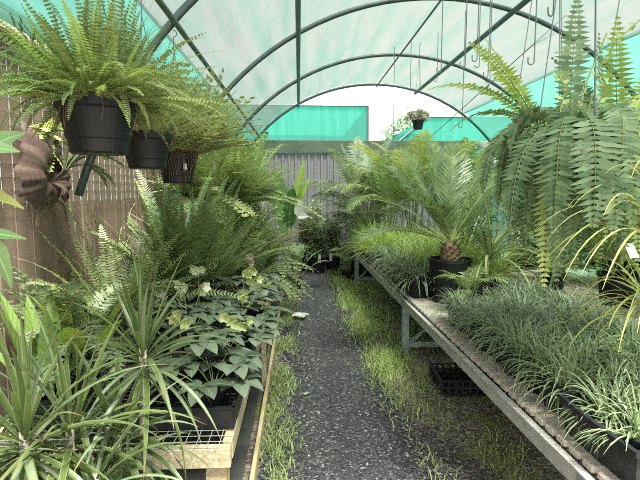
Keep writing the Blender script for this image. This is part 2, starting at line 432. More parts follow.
# loose stones lying on the path
def stone_mat():
    m, nt, out = newmat('gravel_stone'); g = nt.nodes.new('ShaderNodeNewGeometry')
    c = ramp(nt, g.outputs['Random Per Island'], [(0, (.012, .0125, .015)), (.6, (.045, .045, .05)), (.92, (.11, .11, .115)), (1, (.40, .39, .38))])
    p = N(nt, 'ShaderNodeBsdfPrincipled', Roughness=.65); nt.links.new(c, p.inputs['Base Color']); nt.links.new(p.outputs[0], out.inputs[0]); return m
M['stone'] = stone_mat()
mb = MB()
def stone(x, y, z, r):
    b = len(mb.v); a0 = R.uniform(0, 6.28)
    for k in range(4):
        a = a0 + k * PI / 2 + R.uniform(-.3, .3); q = r * R.uniform(.7, 1.2)
        mb.v.append(V(x + q * math.cos(a), y + q * math.sin(a), z + r * R.uniform(-.1, .25)))
    mb.v += [V(x + R.uniform(-.3, .3) * r, y + R.uniform(-.3, .3) * r, z + r * R.uniform(.45, .8)), V(x, y, z - r * .5)]
    for k in range(4):
        k2 = (k + 1) % 4
        mb.face((b + k, b + k2, b + 4), [(0, 0)] * 3); mb.face((b + k2, b + k, b + 5), [(0, 0)] * 3)
for i in range(24000):
    y = 1.9 + 6.6 * R.random() ** 1.6
    w = R.random(); l = -.18; r = .62 + max(0, 3.4 - y) * .3
    x = l + (r - l) * w + R.gauss(0, .04)
    stone(x, y, .012, R.uniform(.0035, .0095) * (1 + .08 * y))
tag(mb.build('gravel', M['stone']), 'dark charcoal gravel covering the path between the two benches', 'gravel', kind='stuff')

# -- left fence : upright paling boards, top rail
LX = -1.47
M['paling'] = plain('brown_paling', (.105, .077, .053), .85, 0, (.22, .165, .118), 3, (4, 4, .4))
mb = MB(); y = -.4
while y < 8.9:
    w = .145; mb.box((LX - .012 + R.uniform(-.004, .004), y + w / 2, 1.13), (.02, w, 2.26)); y += w + .011
structure(mb.build('wall_left', M['paling']))
mb = MB(); mb.box((LX + .03, 4.2, 2.27), (.05, 9.2, .09), bev=.004); mb.box((LX - .01, 4.2, 2.335), (.12, 9.2, .025)); structure(mb.build('trim_1', M['timber_grey']))
# weld mesh over the palings
mb = MB()
for i in range(82):
    yy = .2 + .106 * i; mb.tube([V(LX + .02, yy, 1.36), V(LX + .02, yy, 2.2)], .0024, 3, 0, False)
for i in range(13):
    zz = 1.38 + .066 * i; mb.tube([V(LX + .024, .2, zz), V(LX + .024, 8.85, zz)], .0024, 3, 0, False)
tag(mb.build('wire_mesh_panel', M['mesh']), 'square galvanised wire mesh fixed over the brown paling fence', 'wire mesh')

# -- back fence : ribbed steel sheet and stained beam
BY = 9.0
M['steel'] = plain('grey_mauve_steel_sheet', (.27, .25, .285), .5, .1, (.31, .29, .325), 2)
mb = MB(); xs = []; x = -3.5
while x < 6.6:
    xs += [(x, 0), (x + .055, 0), (x + .07, .028), (x + .105, .028), (x + .12, 0)]; x += .12
for i, (x, d) in enumerate(xs):
    mb.v += [V(x, BY - d, 0), V(x, BY - d, 2.13)]
    if i and x - xs[i - 1][0] > 1e-6: mb.face((2 * i - 2, 2 * i, 2 * i + 1, 2 * i - 1), [(0, 0)] * 4)
structure(mb.build('wall_back', M['steel']))
mb = MB(); mb.box((1.5, BY - .04, 2.245), (10, .05, .22), bev=.006); structure(mb.build('trim_2', M['beam']))

# -- hoops, purlins, shade cloth
HX, HZ, HR = 1.36, .53, 2.8
def hoop_pts(y, r, a0, a1, n=48): return [V(HX + r * math.cos(a0 + (a1 - a0) * i / n), y, HZ + r * math.sin(a0 + (a1 - a0) * i / n)) for i in range(n + 1)]
HOOPS = [.3, 2.9, 4.9, 6.9, 8.8]
k = 3
for y in HOOPS:
    mb = MB(); mb.tube(hoop_pts(y, HR, -.19, PI - math.asin((1.42 - HZ) / HR)), .024, 8); structure(mb.build('trim_%d' % k, M['pipe'], smooth=True)); k += 1
for X, rad in ((-.69, .017), (0.0, .024), (1.395, .011), (2.11, .028)):
    z = HZ + math.sqrt((HR - .035) ** 2 - (X - HX) ** 2)
    mb = MB(); mb.tube([V(X, .3, z), V(X, 3, z), V(X, 8.85, z)], rad, 8); structure(mb.build('trim_%d' % k, M['pipe'], smooth=True)); k += 1
def cloth_sheet(r, a0, a1, y0, y1, na=60, ny=60, sag=.03):
    mb = MB()
    for j in range(ny + 1):
        y = y0 + (y1 - y0) * j / ny
        ph = ((y - .9) / 2.0) % 1.0; s = sag * math.sin(PI * ph) ** 2
        for i in range(na + 1):
            a = a0 + (a1 - a0) * i / na
            rr = r - s * (.6 + .4 * math.sin(i * .9 + j * .05)) + .006 * math.sin(i * 1.7 + y * 1.3)
            mb.v.append(V(HX + rr * math.cos(a), y, HZ + rr * math.sin(a)))
    for j in range(ny):
        for i in range(na):
            a = j * (na + 1) + i; mb.face((a, a + 1, a + na + 2, a + na + 1), [(0, 0)] * 4)
    return mb
AR = math.acos((2.87 - HX) / 2.83); AL = PI - math.asin((2.43 - HZ) / 2.83); AB = PI - math.asin((2.04 - HZ) / 2.83)
structure(cloth_sheet(HR + .035, AR - .06, AL + .03, 0.3, 8.83).build('ceiling', M['roof'], smooth=True))
structure(cloth_sheet(HR + .05, -.12, AR - .05, 0.3, 8.83, 40, 60, .015).build('wall_right', M['side'], smooth=True))
structure(cloth_sheet(HR + .05, AL + .022, AB, 0.3, 8.83, 8, 60, .0).build('ceiling_side', M['side'], smooth=True))
# cable brace
mb = MB(); mb.tube([P(566, 15, 4.9), P(424, 143, 8.6)], .006, 5); structure(mb.build('trim_%d' % k, M['wire'])); k += 1

# -- beyond the fence: two more shade houses and a tree
def neighbour(label, x0, x1, y0, y1, z0, prof):
    t = thing('shade_house', label, 'shade house', ((x0 + x1) / 2, y0, 0))
    cx = (x0 + x1) / 2
    mb = MB(); n = len(prof)
    for yy in (0, y1 - y0):
        for (px, pz) in prof: mb.v.append(V(px - cx, yy, pz))
        mb.v += [V(prof[-1][0] - cx, yy, 0), V(prof[0][0] - cx, yy, 0)]
    m = n + 2
    mb.face(tuple(range(m)), [(0, 0)] * m); mb.face(tuple(range(m, 2 * m))[::-1], [(0, 0)] * m)
    for i in range(m):
        j = (i + 1) % m; mb.face((i, i + m, j + m, j), [(0, 0)] * 4)
    mb.build('cover', M['far'], t)
    f = MB()
    for i in range(n - 1): f.tube([V(prof[i][0] - cx, -.03, prof[i][1]), V(prof[i + 1][0] - cx, -.03, prof[i + 1][1])], .03, 5)
    for px, pz in (prof[0], prof[-1]): f.tube([V(px - cx, -.03, 0), V(px - cx, -.03, pz)], .03, 5)
    f.build('frame', M['pipe'], t)
p1 = P(368, 106, 13); p2 = P(200, 103, 13)
neighbour('long flat-topped green shade house beyond the steel fence', p2.x - 3, p1.x, 13, 20, 0, [(p2.x - 3, p1.z + .02), (p1.x, p1.z)])
q0, q1, q2 = P(388, 150, 14), P(428, 117, 14), P(520, 117, 14)
neighbour('green shade house with a sloping side beyond the fence', q0.x, q2.x + 4, 14, 21, 0, [(q0.x, q0.z), (q1.x, q1.z), (q2.x + 4, q2.z)])
def tree(label, loc, hgt, rad):
    t = thing('tree', label, 'tree', loc)
    tr = MB(); tr.tube([V(0, 0, 0), V(.05, 0, hgt * .5), V(0, .05, hgt * .95)], [.12, .08, .02], 7)
    for i in range(14):
        a = R.uniform(0, 6.28); z = hgt * R.uniform(.35, .85); tr.tube([V(0, 0, z), V(0, 0, z) + sph(a, .6) * rad * .8], [.04, .008], 5)
    tr.build('trunk', M['stem_b'], t)
    mb = MB()
    for i in range(2600):
        c = sph(R.uniform(0, 6.28), R.uniform(-1.2, 1.5)) * rad * R.uniform(.35, 1) ; c.z *= 1.15
        p = V(0, 0, hgt * .72) + c
        if p.z < .3: continue
        mb.leaflet(p, sph(R.uniform(0, 6.28), R.uniform(-1, .8)), sph(R.uniform(0, 6.28), .8), R.uniform(.12, .25), .05)
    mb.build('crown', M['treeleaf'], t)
c = P(404, 150, 19); tree('tree with painted-in pale haze in the gap between the two shade houses', (c.x, 19, 0), 4.5, 1.0)

# ================================================================== RIGHT: galvanised bench
BZ = .55; BW = 1.02; BROT = .0158
def bx(y): return .935 - math.tan(BROT) * (y - 1.2)      # near edge of the slightly turned bench
t = thing('metal_bench', 'long galvanised steel plant bench with grey cross slats right of the path', 'bench', (bx(1.2), 1.2, 0), BROT)
mb = MB()
L = 6.05
mb.box((.02, L / 2, BZ - .075), (.006, L, .085)); mb.box((.04, L / 2, BZ - .117), (.05, L, .005)); mb.box((.006, L / 2, BZ - .034), (.028, L, .008))
mb.build('front_rail', M['galv'], t)
mb = MB(); mb.box((BW - .02, L / 2, BZ - .075), (.006, L, .085)); mb.build('back_rail', M['galv'], t)
mb = MB(); y = .0
while y < L - .07:
    mb.box((BW / 2 + .012, y + .034, BZ - .012 + R.uniform(-.001, .001)), (BW - .02, .056, .024), bev=.004); y += .080
mb.build('slat_deck', M['slat'], t)
LEGY = [.25, 4.05 - 1.2, 7.2 - 1.2]
for yy in LEGY:
    for xx in (.035, BW - .035):
        mb = MB(); mb.box((xx, yy, (BZ - .05) / 2), (.055, .006, BZ - .05)); mb.box((xx - .026, yy + .026, (BZ - .05) / 2), (.006, .055, BZ - .05))
        mb.build('leg', M['galv_green'], t)
    mb = MB(); mb.box((BW / 2, yy + .01, .10), (BW - .1, .006, .045)); mb.box((BW / 2, yy + .028, .122), (BW - .1, .04, .005)); mb.build('cross_rail', M['galv_green'], t)
    mb = MB(); mb.tube([V(.08, yy + .01, .12), V(.48, yy + .01, BZ - .06)], .016, 4); mb.build('brace', M['galv_green'], t)

# timber bench further right
TZ = .60
t = thing('timber_bench', 'weathered timber plank bench behind the galvanised bench', 'bench', (2.1, 1.6, 0))
mb = MB()
for i in range(7): mb.box((.08 + i * .165, 3.4, TZ - .018 + R.uniform(-.002, .002)), (.15, 6.9, .036), bev=.004)
mb.build('plank_top', M['timber_grey'], t)
for yy in (.2, 2.4, 4.6, 6.7):
    for xx in (.07, 1.08):
        mb = MB(); mb.box((xx, yy, (TZ - .036) / 2), (.075, .075, TZ - .036)); mb.build('leg', M['timber_grey'], t)
    mb = MB(); mb.box((.575, yy, TZ - .075), (.95, .045, .075)); mb.build('bearer', M['timber_grey'], t)

# black crate under the bench
g = G(462, 393); t = thing('nursery_crate', 'open black plastic nursery crate on the dirt under the galvanised bench', 'crate', (1.0, g.y - .05, 0), -.05)
mb = MB(); w, d, h = .50, .36, .11
for z, r in ((.012, .010), (h, .011)):
    for a, b in (((0, 0), (w, 0)), ((w, 0), (w, d)), ((w, d), (0, d)), ((0, d), (0, 0))): mb.tube([V(a[0], a[1], z), V(b[0], b[1], z)], r, 6)
mb.build('rim', M['tray'], t)
mb = MB()
for i in range(11):
    x = w * i / 10; mb.box((x, 0, h / 2), (.014, .008, h)); mb.box((x, d, h / 2), (.014, .008, h))
for i in range(1, 8):
    y = d * i / 8; mb.box((0, y, h / 2), (.008, .014, h)); mb.box((w, y, h / 2), (.008, .014, h))
mb.box((w / 2, 0, h * .55), (w, .006, .012)); mb.box((w / 2, d, h * .55), (w, .006, .012))
mb.build('side_lattice', M['tray'], t)
mb = MB()
for i in range(1, 10): mb.box((w * i / 10, d / 2, .01), (.008, d, .012))
for i in range(1, 8): mb.box((w / 2, d * i / 8, .014), (w, .008, .012))
mb.build('base_grid', M['tray'], t)
mb = MB()
for i in range(1, 5): mb.box((w * i / 5, d / 2, h * .5), (.006, d, h * .5))
for i in range(1, 4): mb.box((w / 2, d * i / 4, h * .5), (w, .006, h * .5))
mb.build('divider', M['tray'], t)

# ------------------------------------------------------------------ strap grasses on the bench
def strap_pot(name, label, cat, n, Lr, w, droop, mat, pr=.075, ph=.12, group=None, sq=.7, el=(.35, 1.45), extra=None):
    t = thing(name, label, cat, (0, 0, 0), 0, group)
    add_pot(t, pr, ph, sq, .8, 16)
    mb = MB()
    for i in range(n):
        a = R.uniform(0, 6.28); e = R.uniform(*el); rr = R.random() ** .5 * pr * .7
        b = V(math.cos(a + R.uniform(-.6, .6)) * rr, math.sin(a + R.uniform(-.6, .6)) * rr, ph - .03)
        blade(mb, b, sph(a, e), R.uniform(*Lr), w * R.uniform(.75, 1.2), droop * R.uniform(.6, 1.3), 0, 6, .4, None, R, .5)
    mb.build('foliage', mat, t)
    return t
used = {}
def place(proto, loc, rz, label, group=None, sc=1.0):
    loc = (loc[0] + bx(loc[1]) - .91, loc[1], loc[2])
    if proto.name not in used:
        used[proto.name] = 1; proto.location = loc; proto.rotation_euler = (0, 0, rz); proto['label'] = label; proto.scale = (sc,) * 3
        if group: proto['group'] = group
        return proto
    return dup(proto, loc, rz, label, group, sc)
liri = [strap_pot('lilyturf', 'x', 'potted plant', 150, (.14, .25), .0042, 2.2, M['liri'], pr=.08) for _ in range(3)]
mond = [strap_pot('dwarf_lilyturf', 'x', 'potted plant', 190, (.12, .21), .0034, 2.1, M['mondo']) for _ in range(3)]
# tray at the near end
t = thing('plant_tray', 'deep black plant tray with rounded corner at the near end of the metal bench', 'tray', (1.165 + bx(1.5) - .91, 1.5, BZ), BROT)
mb = MB(); mb.lathe([(.19, 0), (.195, .004), (.207, .125), (.222, .125), (.222, .14), (.206, .14), (.190, .012)], 32, 0, .86); mb.build('tray_body', M['tray'], t)
for i, (x, y) in enumerate(((-.085, -.085), (.085, -.085), (-.085, .085), (.085, .085))):
    place(liri[i % 3], (1.165 + x, 1.5 + y, BZ + .016), R.uniform(0, 6.28), 'striped lilyturf pot sitting in the deep black tray at the near bench end', 'lilyturf in the black tray', .92)
for j in range(3):
    for i in range(4):
        x = 1.09 + i * .19; y = 1.84 + j * .19
        lab = 'cream-striped lilyturf in black pot at the slatted edge, beyond the deep tray' if i == 0 else 'cream-striped lilyturf packed on the bench behind the edge row'
        place(liri[(i + j) % 3], (x + R.uniform(-.015, .015), y, BZ + .002), R.uniform(0, 6.28), lab, 'lilyturf along the slatted edge' if i == 0 else 'lilyturf behind the edge row', R.uniform(.92, 1.1))
for j in range(7):
    for i in range(5):
        x = 1.09 + i * .165; y = 2.44 + j * .168
        if (i < 2 and j > 4) or (i < 3 and j > 5): continue
        lab = 'fine grey-green mondo grass pot along the slatted bench edge' if i == 0 else 'fine grey-green mondo grass pot in the block behind the edge row'
        place(mond[(i * 2 + j) % 3], (x + R.uniform(-.015, .015), y, BZ + .002), R.uniform(0, 6.28), lab, 'mondo grass along the slatted edge' if i == 0 else 'mondo grass block', R.uniform(.92, 1.15))
for i in range(2):
    place(liri[i], (1.45 + .19 * i, 1.55, BZ + .002), 1.0 + i, 'cream-striped lilyturf on the bench right of the deep black tray', 'lilyturf right of the tray')
lime = [strap_pot('lime_sedge', 'x', 'potted plant', 150, (.18, .36), .004, 1.2, M['limegr'], group=None) for _ in range(2)]
for j in range(11):
    for i in range(4):
        x = 1.04 + i * .2; y = 4.0 + j * .29
        if (j + i) % 4 == 1 or i == 0 and j < 5:
            place(mond[(i + j) % 3], (x, y, BZ + .002), R.uniform(0, 6.28), 'grey-green grass pot on the far half of the metal bench', 'grey grasses on the far half of the bench', R.uniform(1.3, 1.6))
        else:
            place(lime[(i + j) % 2], (x, y, BZ + .002), R.uniform(0, 6.28), 'lime sedge pot on the far half of the metal bench', 'lime sedges on the far half of the bench', R.uniform(1.2, 1.5))
# pale seedlings among the grass
def seedling(label, p, h):
    t = thing('pale_seedling', label, 'seedling', (p.x, p.y, p.z - h))
    s = MB(); s.tube([V(0, 0, 0), V(.005, 0, h * .6), V(0, .005, h)], .0018, 4); s.build('stem', M['stem_g'], t)
    mb = MB()
    for k in range(8):
        broad(mb, V(0, 0, h * (.55 + .45 * k / 7)), sph(k * 2.4, .25), .032 - .001 * k, .012, .5, 0, 5)
    mb.build('foliage', M['mint'], t)
seedling('pale green mint-like seedling rising out of the mondo grass', P(560, 306, 2.35), .2)
seedling('tiny pale seedling in the lilyturf near the right edge', P(617, 335, 1.9), .16)

# ------------------------------------------------------------------ cycad in big pot
cp = G(449, 301, BZ)
t = thing('potted_cycad', 'large dark cycad in a tall black pot on the metal bench', 'cycad', (cp.x, cp.y, BZ + .002))
CY = cp.y
add_pot(t, .17, .35, 0, .74, 28)
mb = MB(); mb.lathe([(.07, .3), (.085, .36), (.075, .44), (.04, .48)], 12); 
for k in range(40):
    a = k * 2.4; z = .33 + .14 * k / 40; mb.leaflet(V(math.cos(a) * .07, math.sin(a) * .07, z), sph(a, .8), sph(a, -.6), .05, .016)
mb.build('caudex', M['stem_b'], t)
mb = MB()
crown = V(0, 0, .47)
for az, el, L_, dr in [(1.7, 1.15, .98, .25), (1.2, 1.1, .95, .3), (2.2, 1.1, .98, .35), (.75, 1.05, .9, .4), (2.6, .95, .95, .5), (1.45, 1.35, .9, .2), (2.0, 1.3, .92, .25), (.4, .85, .85, .7),
                       (3.0, .8, .95, 1.1), (3.3, .5, .85, 1.1), (2.85, .4, .85, .9), (0.0, .8, .8, 1.0), (-.4, .6, .75, 1.4), (2.75, 1.1, .95, .6), (2.95, .62, .95, .9), (.2, 1.05, .9, .6), (1.0, .9, .9, .5), (4.1, 1.0, .6, 1.1), (5.4, .95, .6, 1.2), (3.6, 1.0, .75, 1.0)]:
    frond(mb, crown, sph(az, el), L_ * .93, dr, 46, .18, .0062, env_cycad, .8, 0, 1, R.uniform(-.25, .25), .16, .15, .04, .006, wob=.1)
mb.build('foliage', [M['cycad'], M['stem_g']], t)


def strap_plant(name, label, cat, loc, n, L, w, droop, mat, potr, poth, trunk=0.0, el=(.2, 1.4), group=None, fold=.5, tmat=None, rng=R):
    t = thing(name, label, cat, loc, rng.uniform(0, 6), group)
    if potr: add_pot(t, potr, poth, 0, .78, 18)
    z0 = (poth - .04) if potr else 0
    if trunk:
        s = MB(); s.tube([V(0, 0, z0), V(.01, .01, z0 + trunk * .5), V(0, 0, z0 + trunk)], [.013, .012, .011], 8); s.build('stem', tmat or M['cane'], t, True)
    mb = MB()
    for i in range(n):
        a = i * 2.39996 + rng.uniform(-.3, .3); e = el[0] + (el[1] - el[0]) * (i / n) ** .8 + rng.uniform(-.12, .12)
        blade(mb, V(math.cos(a) * .008, math.sin(a) * .008, z0 + trunk - .05 * (1 - i / n) * (1 if trunk else 0)), sph(a, e), L * rng.uniform(.75, 1.1), w * rng.uniform(.85, 1.15), droop * (1.25 - .8 * i / n), 0, 9, fold, None, rng, .25)
    mb.build('foliage', mat, t)
    return t
p = P(478, 300, 3.3)
strap_plant('strap_leaf_plant', 'arching strap-leaved plant in black pot just right of the cycad', 'potted plant', (1.52, 3.75, BZ), 34, .55, .012, 1.6, M['palm'], .10, .18, .25)
# ------------------------------------------------------------------ palms
def palm(label, loc, potr, poth, nst, n, L, hgt, mat, ll=.24, lw=.011, droop=1.5, pairs=34, el=(.5, 1.4), rng=R, dirs=None, name='potted_palm', env=env_palm):
    t = thing(name, label, 'palm', loc)
    if potr: add_pot(t, potr, poth, 0, .78, 20)
    st = MB(); mb = MB(); z0 = max(0, poth - .04)
    for i in range(n):
        s = i % nst; a0 = 2 * PI * s / nst; b = V(math.cos(a0) * potr * .35, math.sin(a0) * potr * .35, z0)
        a = dirs[i][0] if dirs else i * 2.4 + rng.uniform(-.3, .3); e = dirs[i][1] if dirs else rng.uniform(*el)
        up = b + V(math.cos(a) * .02, math.sin(a) * .02, 0) + (UP + sph(a, .9) * .25).normalized() * hgt * rng.uniform(.75, 1.1)
        st.tube([b, b.lerp(up, .5) + V(0, 0, .01), up], [.008, .006, .004], 5)
        frond(mb, up, (sph(a, e)), L * rng.uniform(.8, 1.1), droop * rng.uniform(.8, 1.2), pairs, ll, lw, env, .6, 0, 1, rng.uniform(-.4, .4), .06, .15, .3, .004, rng)
    st.build('stem', M['stem_g'], t); mb.build('foliage', [mat, M['stem_g']], t)
    return t
palm('small palm seedling with arching fronds beside the cycad pot', (cp.x + .06, cp.y - .27, BZ + .002), .05, .09, 2, 8, .30, .10, M['palm'], .11, .006, 1.6, 18, name='palm_seedling', dirs=[(3.4, .9), (3.9, 1.1), (4.6, .9), (2.8, 1.2), (5.3, 1.0), (.6, 1.1), (1.6, 1.2), (4.2, .6)])
x = P(372, 200, 7.6).x
palm('tall silvery-green feather palm at the far end of the metal bench', (P(365, 200, 7.7).x, 7.7, 0), .16, .3, 5, 20, 1.1, 1.1, M['palm_g'], .30, .013, 1.4, 38)
palm('golden-green feather palm behind the cycad by the back fence', (P(418, 200, 7.0).x, 7.4, 0), .16, .3, 5, 20, 1.1, 1.25, M['palm_y'], .30, .014, 1.2, 36)
palm('mid-green palm between the golden palm and the silvery palm', (P(392, 200, 6.6).x, 6.75, BZ), .13, .22, 5, 18, .85, .6, M['palm'], .26, .013, 1.4, 34)
palm('dark bushy palm low behind the silvery palm near the back fence', (P(368, 215, 8.2).x, 8.3, 0), .15, .28, 4, 18, .8, .7, M['palm_g'], .24, .013, 1.4, 32)
palm('palm at the back right with fronds above the steel fence', (P(470, 200, 7.6).x, 7.7, TZ), .16, .26, 4, 18, .95, .6, M['palm'], .28, .014, 1.4, 34)
palm('small feathery palm on the ground at the far end of the bench', (P(347, 262, 7.75).x, 7.75, 0), .09, .14, 3, 13, .34, .28, M['fern_g'], .12, .006, 1.6, 26)
palm('brownish drooping palm between the camellias and the bench end', (P(356, 235, 8.35).x, 8.05, 0), .13, .24, 3, 12, .65, .38, M['palm_g'], .14, .006, 1.9, 30)

# ------------------------------------------------------------------ gold strap-leaved plants at right
def goldplant(label, crown, z0, n, L, seed, droop):
    rng = random.Random(seed)
    t = thing('gold_leaf_cane', label, 'potted plant', (crown.x, crown.y, z0))
    add_pot(t, .10, .16, 0, .78, 18)
    h = crown.z - z0
    s = MB(); s.tube([V(0, 0, .12), V(.01, 0, .12 + (h - .12) / 2), V(0, 0, h)], [.012, .011, .009], 8); s.build('stem', M['cane'], t, True)
    mb = MB()
    for k in range(n):
        a = (k * 2.4 + rng.uniform(-.3, .3)) if k % 3 == 0 else rng.uniform(PI - 1.0, PI + 1.3); e = rng.uniform(.4, 1.3)
        blade(mb, V(0, 0, h - .1 * rng.random()), sph(a, e), L * rng.uniform(.7, 1.1), .0052, droop * rng.uniform(.8, 1.3), 0, 10, .35, lambda q: min(1, .5 + 2 * q) * (1 - q ** 3), rng, .2)
    mb.build('foliage', [M['gold']], t)
    return t, h
t, h_ = goldplant('gold-leaved cane with long arching straps at the right edge, the upper one', P(652, 222, 1.62), BZ + .002, 84, .52, 3, 1.75)
tg = P(635, 258, 1.60); add_tag(t, (tg.x - t.location.x, tg.y - t.location.y, tg.z - t.location.z), .05, .055, rz=.4, tilt=-.5)
goldplant('lower gold-leaved cane drooping over the lilyturf at the right edge', P(650, 296, 1.72), BZ + .002, 60, .40, 4, 1.9)
# ------------------------------------------------------------------ hanging baskets
def hanger(root, r, z, top, n=3, rad=.0022, dx=0, dy=0):
    mb = MB(); hub = V(dx, dy, top - .1)
    for k in range(n):
        a = 2 * PI * k / n + .5; mb.tube([V(math.cos(a) * r, math.sin(a) * r, z), V(math.cos(a) * r * .3 + dx * .5, math.sin(a) * r * .3 + dy * .5, z + (hub.z - z) * .62), hub], rad, 4)
    o = mb.build('hanger', M['wire'], root); mb = MB()
    pts = [hub] + [hub + V(0, 0, .06)] + [hub + V(.02 * math.sin(q), 0, .08 + .02 * (1 - math.cos(q))) for q in [PI * i / 6 for i in range(7)]]
    mb.tube(pts, .0028, 5)
    mb.build('hook', M['wire'], o); return o
def basket(root, r, h):
    mb = MB()
    mb.lathe([(r * .66, 0), (r * .70, .006), (r * .74, h * .25), (r * .775, h * .27), (r * .80, h * .36), (r * .80, h * .40), (r * .93, h * .78), (r * .99, h * .82), (r * 1.0, h), (r * .965, h), (r * .93, h * .8)], 36)
    o = mb.build('basket', M['black'], root)
    s = MB(); s.lathe([(r * .92, h * .9), (r * .92, h * .91)], 24); s.build('soil', M['soil'], o)
    return o
PZ = HZ + math.sqrt((HR - .035) ** 2 - (-.69 - HX) ** 2)
def fern_basket(label, px, rimy, wpx, hpx, build, X=-.75, Y=None, top=None, name='hanging_fern', group=None):
    Y = Y or P(px, rimy, 1).y and None
    return None
def hang(name, label, loc, r, h, top, rz=0):
    t = thing(name, label, 'hanging plant', loc, rz); basket(t, r, h); hanger(t, r * .97, h, top - loc[2], 3)
    return t
def solveY(px, py, X):
    d = ray(px, py); return X / d.x * d.y
# first basket: bushy sword fern
Y1 = solveY(97, 100, -.75); c = P(97, 100, Y1); r1 = .145; h1 = .20
t = hang('hanging_fern', 'nearest hanging basket at left, bushy upright fern in black plastic', (c.x, Y1, c.z - h1), r1, h1, PZ)
mb = MB()
for i in range(290):
    a = R.uniform(0, 6.28); e = R.uniform(.1, 1.5); rr = R.random() ** .5 * r1 * .85
    frond(mb, V(math.cos(a) * rr, math.sin(a) * rr, h1 - .02), sph(a + R.uniform(-.3, .3), e), R.uniform(.26, .46), R.uniform(.5, 1.4), 30, .026, .0056, env_fern, .25, 0 if R.random() < .7 else 2, 1, R.uniform(-.6, .6), .1, .1, .1, .0013)
for i in range(22):
    a = R.uniform(0, 6.28); frond(mb, V(math.cos(a) * r1 * .9, math.sin(a) * r1 * .9, h1), sph(a, R.uniform(-.1, .35)), R.uniform(.18, .30), 2.2, 24, .022, .0045, env_fern, .25, 0, 1, 0, .1, .1, .1, .0013)
mb.build('foliage', [M['boston'], M['stem_g'], M['fern_l']], t)
mb = MB()
for i in range(9):
    a = R.uniform(3.3, 6.2); b = V(math.cos(a) * r1 * 1.01, math.sin(a) * r1 * 1.01, h1)
    mb = MB(); mb.tube([b, b + V(.01, -.01, -.06), b + V(R.uniform(-.03, .03), -.005, -R.uniform(.08, .16))], .0011, 3)
    mb.build('runner', M['root'], t)
Y2 = solveY(146, 133, -.75); c = P(146, 133, Y2); r2 = .125; h2 = .175
t = hang('hanging_fern', 'second hanging basket at left, olive fern in black plastic, behind the nearest', (c.x, Y2, c.z - h2), r2, h2, PZ)
mb = MB()
for i in range(230):
    a = R.uniform(0, 6.28); e = R.uniform(.35, 1.45); rr = R.random() ** .5 * r2 * .9
    frond(mb, V(math.cos(a) * rr, math.sin(a) * rr, h2 - .02), sph(a, e), R.uniform(.24, .46), R.uniform(.3, .9), 28, .027, .0058, env_fern, .3, 0 if R.random() < .75 else 2, 1, R.uniform(-.6, .6), .1, .1, .1, .0013)
mb.build('foliage', [M['boston_y'], M['stem_g'], M['boston']], t)
Y3 = solveY(177, 154, -.75); c = P(177, 154, Y3); r3 = .125; h3 = .18
t = hang('hanging_fern', 'third hanging basket at left, trailing lacy fern with a white tag on the pot', (c.x, Y3, c.z - h3), r3, h3, PZ)
mb = MB()
for i in range(190):
    a = R.uniform(0, 6.28); e = R.uniform(.35, 1.45); rr = R.random() ** .5 * r3 * .9
    frond2(mb, V(math.cos(a) * rr, math.sin(a) * rr, h3 - .02), sph(a, e), R.uniform(.3, .6), R.uniform(.2, .85), 11, .10, 6, .019, .007)
mb.build('foliage', [M['boston_y'], M['stem_b']], t)
mb = MB()
for i in range(40):
    a = R.uniform(3.0, 6.2); b = V(math.cos(a) * r3 * 1.02, math.sin(a) * r3 * 1.02, h3)
    mb.tube([b, b + V(R.uniform(-.02, .02), -.012, -.05), b + V(R.uniform(-.04, .04), -.01, -R.uniform(.08, .2))], .0014, 3)
mb.build('dead_fronds', M['root'], t)
add_tag(t, V(.07, -.098, h3 * .45), .022, .035, rz=.5, tilt=0)

# right: big sword ferns
def macho(label, loc, r, h, top, n, Lr, spec, turn=(0, 6.28), seed=3):
    rng = random.Random(seed)
    t = hang('hanging_sword_fern', label, loc, r, h, top)
    mb = MB()
    for i in range(n):
        a = rng.uniform(*turn); e = rng.uniform(.35, 1.4); rr = rng.random() ** .5 * r * .8
        frond(mb, V(math.cos(a) * rr, math.sin(a) * rr, h - .02), sph(a, e), rng.uniform(*Lr) * rng.choice((.55, .8, 1, 1)), rng.uniform(7, 20), 30, rng.uniform(.045, .07), .0095, env_palm, .12, 0 if rng.random() < .76 else 2, 1, rng.uniform(-1.0, 1.0), .1, .12, .2, .0022, rng, peak=.3)
    for (a, e, l, dr, mi, ll) in spec:
        frond(mb, V(math.cos(a) * r * .4, math.sin(a) * r * .4, h - .02), sph(a, e), l, dr, 26, ll, .0115, env_palm, .18, mi, 1, 0, .06, .05, .1, .0026, rng, peak=.3)
    mb.build('foliage', [M['macho'], M['stem_d'], M['macho_y']], t)
    return t
def roofz(x): return HZ + math.sqrt(max(0, (HR + .02) ** 2 - (x - HX) ** 2))
c = P(575, 128, 1.75)
macho('nearest big hanging sword fern at right, one broad frond facing the path', (c.x, 1.75, c.z - .18), .13, .18, roofz(c.x), 50, (.42, .63),
      [(4.4, .9, .52, 8, 0, .095), (4.0, .8, .52, 8, 0, .085), (5.0, .8, .50, 8, 0, .085), (1.4, 1.5, .52, .2, 0, .072), (4.7, .4, .48, 6, 0, .09), (3.5, .5, .5, 6, 0, .08)], seed=11)
c = P(545, 118, 2.25)
